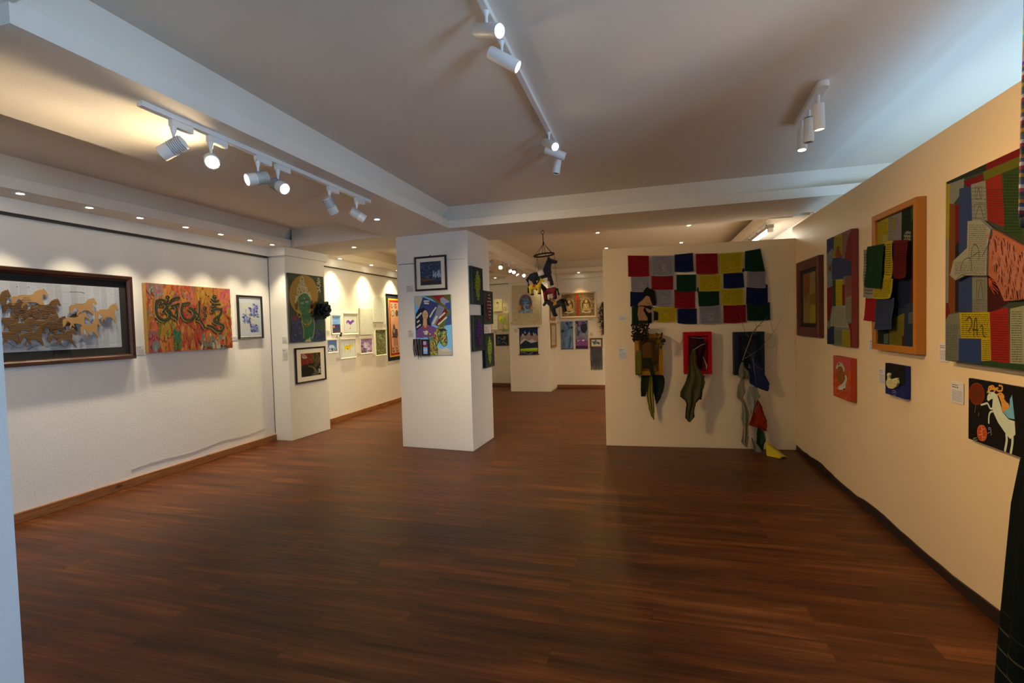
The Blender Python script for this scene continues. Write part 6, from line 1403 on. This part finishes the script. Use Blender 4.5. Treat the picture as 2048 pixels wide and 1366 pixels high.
# dark wreath at the partition's edge
pos, rz, w, h = on_back(WBR, -1.06, -.79, 1.24, 1.94)
t = empty('hanging_garland', (pos[0], pos[1] - .09, pos[2]), rz, 'dark bristly garland with pink tips, half hidden behind the partition', 'garland')
r = random.Random(5); m = MB(); m2 = MB()
for i in range(230):
    q = i / 230; z = .36 - .72 * q; ww = .13 * (0.45 + .75 * math.sin(PI * min(1, q * 1.15)))
    p = Vector((r.uniform(-ww, ww) * .6, r.uniform(-.05, .03), z)); d = Vector((r.uniform(-1, 1), r.uniform(-1, .3), r.uniform(-1.2, .4))).normalized() * r.uniform(.05, .10)
    (m2 if q > .82 or r.random() < .08 else m).tube([p, p + d * .5 + Vector((0, 0, .01)), p + d], [.009, .008, .002], 5)
m.tube([(0, 0, .36), (.01, -.01, 0), (0, 0, -.34)], .035, 8)
m.build('dark_bristles', mat('dark brown bristles', (.022, .014, .013), .9), t); m2.build('pink_tips', mat('dusty pink tips', (.16, .07, .085), .9), t)
MB().tube([(0, 0, .36), (0, .085, .41)], .003).build('hanging_cord', BLACKM, t)
for W, x0, x1, z0, z1, lab in ((WBL, -3.357, -3.268, 1.834, 1.940, 'caption card right of the small pale figure canvas'), (WBL, -3.618, -3.530, 1.29, 1.37, 'caption card above left of the dark blackboard-like picture'), (WBC, -2.944, -2.889, 1.499, 1.553, 'tiny caption card at the lower left of the beige deity cloth'), (WBC, -2.855, -2.773, 1.325, 1.408, 'caption card left above the mountain banner'),
                            (WBR, -1.289, -1.159, 1.548, 1.592, 'caption card under the right end of the gold diptych'), (WBR, -1.252, -1.178, 1.179, 1.279, 'caption card above the fringed horse drawing'), (WBR, -2.01, -1.935, 1.494, 1.537, 'caption card at the upper left of the blue-grey hanging')):
    pos, rz, w, h = on_back(W, x0, x1, z0, z1); caption(pos, rz, w, h, lab)

# ================================================================== horse mobile under the cross beam
MX, MY = -1.19, 5.72
def at_y(x, y, Y):
    d = fw_ + rr_ * ((x - 1024) / 966.9) - uu_ * ((y - 683) / 966.9); k = Y / d.y
    return Vector((d.x * k, Y, 1.5 + d.z * k))
hk = at_y(1085.5, 471, MY); MX = hk.x
t = empty('hanging_mobile_frame', (MX, MY, hk.z), 0, 'black corded mobile hanging from the cross beam, cords fanning down to a wrapped ring', 'mobile')
O = Vector((MX, MY, hk.z))
BLKY = mat('black wrapped cord', (.010, .009, .009), .85)
top = 2.6235 - hk.z
MB().tube([(0, 0, top), (0, 0, top - .012)], .006).tube([(.018 * math.sin(q), 0, top - .03 + .02 * math.cos(q)) for q in np.linspace(0, 2 * PI, 17)], .0035, 6).build('ceiling_hook', BLACKM, t)
ap = at_y(1087, 487, MY) - O
rc = at_y(1088, 510, MY) - O; RRad = 0.118
m = MB(); m.tube([(0, 0, top - .048), tuple(ap)], .005).tube([tuple(ap + Vector((0, 0, .02))), tuple(ap - Vector((0, 0, .01)))], .009)
m.build('twisted_cord', BLKY, t)
tilt = 0.10
def rp(q, r_=RRad): return rc + Vector((r_ * math.cos(q), r_ * math.sin(q), tilt * r_ * math.cos(q)))
m = MB(); n = 72
m.tube([rp(2 * PI * i / n) for i in range(n + 1)], [.0085 + .0022 * (i % 2) for i in range(n + 1)], 7, caps=False); m.build('wrapped_ring', BLKY, t)
for i in range(6):
    MB().tube([tuple(ap), tuple(rp(2 * PI * (i + .5) / 6))], .0028, 5).build('suspension_cord', BLKY, t)
def toy_horse(loc, rot, body, mane, label, saddle=None, cape=None, s=1.0, legm=None):
    """a stuffed horse about 0.3 m long, facing +x"""
    t = empty('hanging_toy_horse', loc, 0, label, 'toy horse', 'stuffed horses on the mobile'); t.rotation_euler = rot; t.scale = (s, s, s)
    B = mat(*body); Mn = mat(*mane)
    bd = MB()
    bd.tube([(-.150, 0, .004), (-.142, 0, .005), (-.12, 0, .006), (-.08, 0, .004), (-.02, 0, 0), (.05, 0, .002), (.085, 0, .010), (.108, 0, .018), (.118, 0, .020)], [.004, .030, .046, .050, .046, .047, .044, .028, .004], 14)
    bd.tube([(.060, 0, .005), (.082, 0, .040), (.105, 0, .080), (.128, 0, .122), (.134, 0, .140), (.136, 0, .148)], [.040, .038, .032, .028, .020, .004], 12)
    bd.tube([(.112, 0, .132), (.122, 0, .128), (.150, 0, .112), (.178, 0, .096), (.202, 0, .083), (.212, 0, .078)], [.006, .026, .027, .021, .020, .005], 12)
    for x in (.080, -.100):
        for sy in (-1, 1): bd.tube([(x * .92, sy * .022, .0), (x, sy * .026, -.045), (x + .003, sy * .028, -.085), (x + .003, sy * .028, -.126)], [.030, .026, .020, .021], 10)
    o = bd.build('body', B, t, smooth=True)
    md = o.modifiers.new('one_skin', 'REMESH'); md.mode = 'VOXEL'; md.voxel_size = .0065; md.use_smooth_shade = True
    md = o.modifiers.new('soften', 'SMOOTH'); md.factor = .5; md.iterations = 4
    for sy in (-1, 1): MB().lathe([(.010, 0), (.009, .012), (.001, .032)], 8, (.128, sy * .014, .142), (-.1, sy * .25, 1)).build('ear', B, t, smooth=True)
    for x in (.079, -.089):
        for sy in (-1, 1): MB().lathe([(.0, -.026), (.018, -.024), (.0215, -.012), (.0205, .0)], 12, (x, sy * .028, -.122)).build('hoof', Mn, t, smooth=True)
    r = random.Random(len(label)); m = MB()
    for i in range(26):
        q = i / 25; p = Vector((.140 - .090 * q, 0, .158 - .110 * q)); sy = -1 if i % 2 else 1
        m.tube([p, p + Vector((-.012, sy * .024, -.004)), p + Vector((-.018, sy * .033, -.050 + r.uniform(-.012, .012)))], [.009, .011, .005], 5)
    m.build('mane', Mn, t, smooth=True); m = MB()
    for i in range(16):
        a_ = 2 * PI * i / 16; m.tube([(-.138, 0, .03), (-.165 - .012 * math.cos(a_), .014 * math.sin(a_), .005), (-.172 + .014 * math.cos(a_), .018 * math.sin(a_), -.085 + r.uniform(-.015, .01))], [.006, .007, .003], 5)
    m.build('tail', Mn, t, smooth=True)
    if saddle:
        vs, fs = [], []
        for x in (-.035, .03):
            for k in range(11):
                q = PI * (k / 10) * 1.1 - PI * .05; vs.append((x, .050 * math.cos(q), .002 + .050 * math.sin(q)))
        fs = [(k, k + 1, 12 + k, 11 + k) for k in range(10)]
        o = obj('saddle_cloth', vs, fs, mat(*saddle), t, smooth=True); md = o.modifiers.new('t', 'SOLIDIFY'); md.thickness = .004; md.offset = 0
    for sy in (-1, 1): MB().lathe([(.004, 0), (.003, .003), (0, .004)], 8, (.158, sy * .0215, .120), (0.2, sy, .1)).build('eye', mat('glass eye', (.6, .6, .58), .15), t)
    return t
def string(a_, b_):
    m = MB().tube([tuple(a_ - O), tuple(b_ - O)], .0016, 5); m.build('hanging_string', BLKY, t)
T = t
K1, K2 = ('black felt body', (.012, .013, .022), .95), ('navy yarn', (.010, .013, .035), .95)
h1 = at_y(1083, 550, MY + .13)
toy_horse(tuple(h1), (0.1, -.28, .2), K1, K2, 'topmost toy horse on the mobile, black with navy mane and white cloth', ('white toy cloth', (.62, .58, .5), .9), s=1.1)
h2 = at_y(1071, 574, MY - .12)
toy_horse(tuple(h2), (0, -.05, -.35), ('yellow felt body', (.55, .38, .015), .95), ('black yarn', (.012, .011, .011), .95), 'yellow toy horse on the mobile with black mane and red saddle', ('red toy cloth', (.3, .03, .02), .9), s=.62)
h3 = at_y(1098, 583, MY - .01)
toy_horse(tuple(h3), (0, .15, PI - .35), ('dark red felt body', (.16, .012, .02), .95), ('black yarn', (.012, .011, .011), .95), 'dark red toy horse on the mobile with dark head and legs', ('maroon toy cloth', (.22, .012, .03), .9), s=.72)
h4 = at_y(1113, 610, MY + .13)
toy_horse(tuple(h4), (0, .38, PI - .3), ('black green felt body', (.012, .016, .016), .95), ('black yarn', (.012, .011, .011), .95), 'lowest toy horse on the mobile, black with an orange saddle', ('orange toy cloth', (.50, .20, .02), .9), s=.82)
string(O + rp(PI * .8), h1 + Vector((-.035, 0, .070))); string(O + rp(PI * 1.35), h2 + Vector((-.03, 0, .045))); string(O + rp(-.9), h3 + Vector((.03, 0, .055))); string(O + rp(0.05), h4 + Vector((.03, 0, .085)))

# ================================================================== costume at the right edge, close to the viewer
ROBE = (1.057, 1.20)
t = empty('standing_robe', (ROBE[0], ROBE[1], 0), -.9, 'dark woven robe with thin stripes on a stand, cut by the right edge', 'robe')
m, nt, b = nmat('dark woven robe cloth')
tc = N(nt, 'ShaderNodeTexCoord'); sx = N(nt, 'ShaderNodeSeparateXYZ'); LK(nt, tc, 'Object', sx, 0)
wv = N(nt, 'ShaderNodeMath', _operation='MULTIPLY'); wv.inputs[1].default_value = 1 / .047; LK(nt, sx, 'Z', wv, 0)
fr_ = N(nt, 'ShaderNodeMath', _operation='FRACT'); LK(nt, wv, 0, fr_, 0)
lt = N(nt, 'ShaderNodeMath', _operation='LESS_THAN'); lt.inputs[1].default_value = .09; LK(nt, fr_, 0, lt, 0)
lz = N(nt, 'ShaderNodeMath', _operation='LESS_THAN'); lz.inputs[1].default_value = .80; LK(nt, sx, 'Z', lz, 0)
an = N(nt, 'ShaderNodeMath', _operation='MULTIPLY'); LK(nt, lt, 0, an, 0); LK(nt, lz, 0, an, 1)
vo = N(nt, 'ShaderNodeTexVoronoi', Scale=6.5); LK(nt, tc, 'Object', vo, 'Vector')
vl = N(nt, 'ShaderNodeMath', _operation='LESS_THAN'); vl.inputs[1].default_value = .16; LK(nt, vo, 'Distance', vl, 0)
v2 = N(nt, 'ShaderNodeMath', _operation='MULTIPLY'); LK(nt, vl, 0, v2, 0); LK(nt, lz, 0, v2, 1)
vc = N(nt, 'ShaderNodeValToRGB'); e = vc.color_ramp.elements; vc.color_ramp.interpolation = 'CONSTANT'; e[0].color = (.16, .006, .07, 1); e[1].position = .5; e[1].color = (.012, .05, .06, 1)
sp = N(nt, 'ShaderNodeSeparateColor'); LK(nt, vo, 'Color', sp, 0); LK(nt, sp, 0, vc, 'Fac')
m1 = N(nt, 'ShaderNodeMix', _data_type='RGBA'); m1.inputs[6].default_value = (.004, .006, .006, 1); m1.inputs[7].default_value = (.045, .045, .028, 1); LK(nt, an, 0, m1, 0)
m2 = N(nt, 'ShaderNodeMix', _data_type='RGBA'); LK(nt, v2, 0, m2, 0); LK(nt, m1, 2, m2, 6); LK(nt, vc, 'Color', m2, 7); LK(nt, m2, 2, b, 'Base Color'); b.inputs['Roughness'].default_value = 1.0; b.inputs['Specular IOR Level'].default_value = 0.03
def lathe_folds(name, prof, mt, parent, n=72, folds=11, amp=.02, ph=0.0, ell=.8, close=True):
    vs, fs = [], []
    for r_, z, k in prof:
        for i in range(n):
            q = 2 * PI * i / n; rr3 = r_ * (1 + amp * k * math.sin(folds * q + ph + z * 1.5) + amp * .6 * k * math.sin(3 * q + 1.3))
            vs.append((rr3 * math.cos(q), rr3 * ell * math.sin(q), z))
    for j in range(len(prof) - 1):
        for i in range(n): fs.append((j * n + i, j * n + (i + 1) % n, (j + 1) * n + (i + 1) % n, (j + 1) * n + i))
    if close: fs += [tuple(range(n))[::-1], tuple(range((len(prof) - 1) * n, len(prof) * n))]
    return obj(name, vs, fs, mt, parent, smooth=True)
lathe_folds('robe_skirt', [(.338, .18, 1.6), (.336, .30, 1.5), (.334, .45, 1.4), (.328, .60, 1.3), (.322, .75, 1.2), (.314, .90, 1.0), (.306, 1.05, .8), (.294, 1.15, .6), (.280, 1.22, .4), (.272, 1.30, .3)], m, t, n=144, amp=.030, folds=13, ell=.92)
lathe_folds('robe_bodice', [(.272, 1.295, .6), (.274, 1.36, .6), (.262, 1.43, .5), (.225, 1.49, .3), (.15, 1.53, .1), (.07, 1.555, 0), (.06, 1.57, 0)], m, t, n=96, ell=.9, folds=9, amp=.03)
lathe_folds('waist_sash', [(.284, 1.20, .1), (.292, 1.212, .1), (.289, 1.25, .1), (.286, 1.288, .1), (.276, 1.30, .1)], mat('dark sash', (.006, .005, .006), 1.0, spec=.03), t, ell=.93)
MB().lathe([(.056, 1.562), (.050, 1.60), (.0, 1.625)], 24).build('neck_cap', BLACKM, t, smooth=True)
MB().lathe([(.017, .03), (.017, .30)], 14).build('stand_pole', METALW, t); MB().lathe([(.22, .001), (.22, .018), (.03, .032), (.017, .04)], 32).build('stand_base', BLACKM, t, smooth=True)
# collar fold and front edging of the robe
mm = MB()
for sgn in (-1, 1): mm.tube([(.075 * math.cos(q) , .068 * math.sin(q), 1.555) for q in np.linspace(sgn * .3, sgn * PI * .95, 8)], .014, 8)
mm.build('folded_collar', mat('maroon collar', (.10, .008, .020), .85), t, smooth=True)
# striped woven band hanging from the ceiling over it
mb_, nt, b = nmat('striped woven band')
tc = N(nt, 'ShaderNodeTexCoord'); sx = N(nt, 'ShaderNodeSeparateXYZ'); LK(nt, tc, 'Object', sx, 0)
sk = N(nt, 'ShaderNodeMath', _operation='MULTIPLY_ADD'); sk.inputs[1].default_value = .28; LK(nt, sx, 'X', sk, 0); LK(nt, sx, 'Z', sk, 2)
mu = N(nt, 'ShaderNodeMath', _operation='MULTIPLY'); mu.inputs[1].default_value = 13.0; LK(nt, sk, 0, mu, 0)
fr_ = N(nt, 'ShaderNodeMath', _operation='FRACT'); LK(nt, mu, 0, fr_, 0)
cr = N(nt, 'ShaderNodeValToRGB'); cr.color_ramp.interpolation = 'CONSTANT'; el = cr.color_ramp.elements
STR = [(.03, .035, .05), (.22, .02, .04), (.42, .38, .38), (.04, .06, .14), (.30, .14, .02), (.05, .08, .05), (.03, .03, .05), (.22, .02, .05), (.45, .40, .40), (.06, .09, .16), (.05, .08, .05), (.34, .17, .02)]
el[0].position = 0; el[0].color = (*STR[0], 1); el[1].position = 1 / 12; el[1].color = (*STR[1], 1)
for i in range(2, 12): q = el.new(i / 12); q.color = (*STR[i], 1)
LK(nt, fr_, 0, cr, 'Fac')
vo = N(nt, 'ShaderNodeTexVoronoi', Scale=62.0); LK(nt, tc, 'Object', vo, 'Vector')
hs = N(nt, 'ShaderNodeHueSaturation', Saturation=1.4, Value=.42); LK(nt, vo, 'Color', hs, 'Color')
gz = N(nt, 'ShaderNodeMath', _operation='GREATER_THAN'); gz.inputs[1].default_value = .26; LK(nt, sx, 'Z', gz, 0)
mx = N(nt, 'ShaderNodeMix', _data_type='RGBA'); LK(nt, gz, 0, mx, 0); LK(nt, cr, 'Color', mx, 6); LK(nt, hs, 0, mx, 7); LK(nt, mx, 2, b, 'Base Color'); b.inputs['Roughness'].default_value = .9
pb = at_y(2038, 436, 1.05); z0 = pb.z
t = empty('hanging_woven_band', (pb.x, pb.y, z0), -.55, 'multicoloured striped woven band hanging from the ceiling at the right edge of the view', 'woven band')
vs, fs = [], []; nu, nv = 9, 24; H_ = 2.86 - z0
for j in range(nv):
    for i in range(nu):
        u = i / (nu - 1); v = j / (nv - 1); vs.append((u * .24 + .012 * v, .014 * math.sin(u * 7 + v * 2) * (1 - .3 * v), v * H_))
fs = [(j * nu + i, j * nu + i + 1, (j + 1) * nu + i + 1, (j + 1) * nu + i) for j in range(nv - 1) for i in range(nu - 1)]
o = obj('woven_cloth', vs, fs, mb_, t, smooth=True); md = o.modifiers.new('t', 'SOLIDIFY'); md.thickness = .008; md.offset = 0
MB().tube([(-.01, 0, H_), (.27, 0, H_)], .008).build('hanging_rod', BLACKM, t)
MB().box(0.0, .24, -.014, .014, -.018, .0).build('dark_hem', mat('dark hem', (.015, .018, .026), .9), t, bevel=.006)
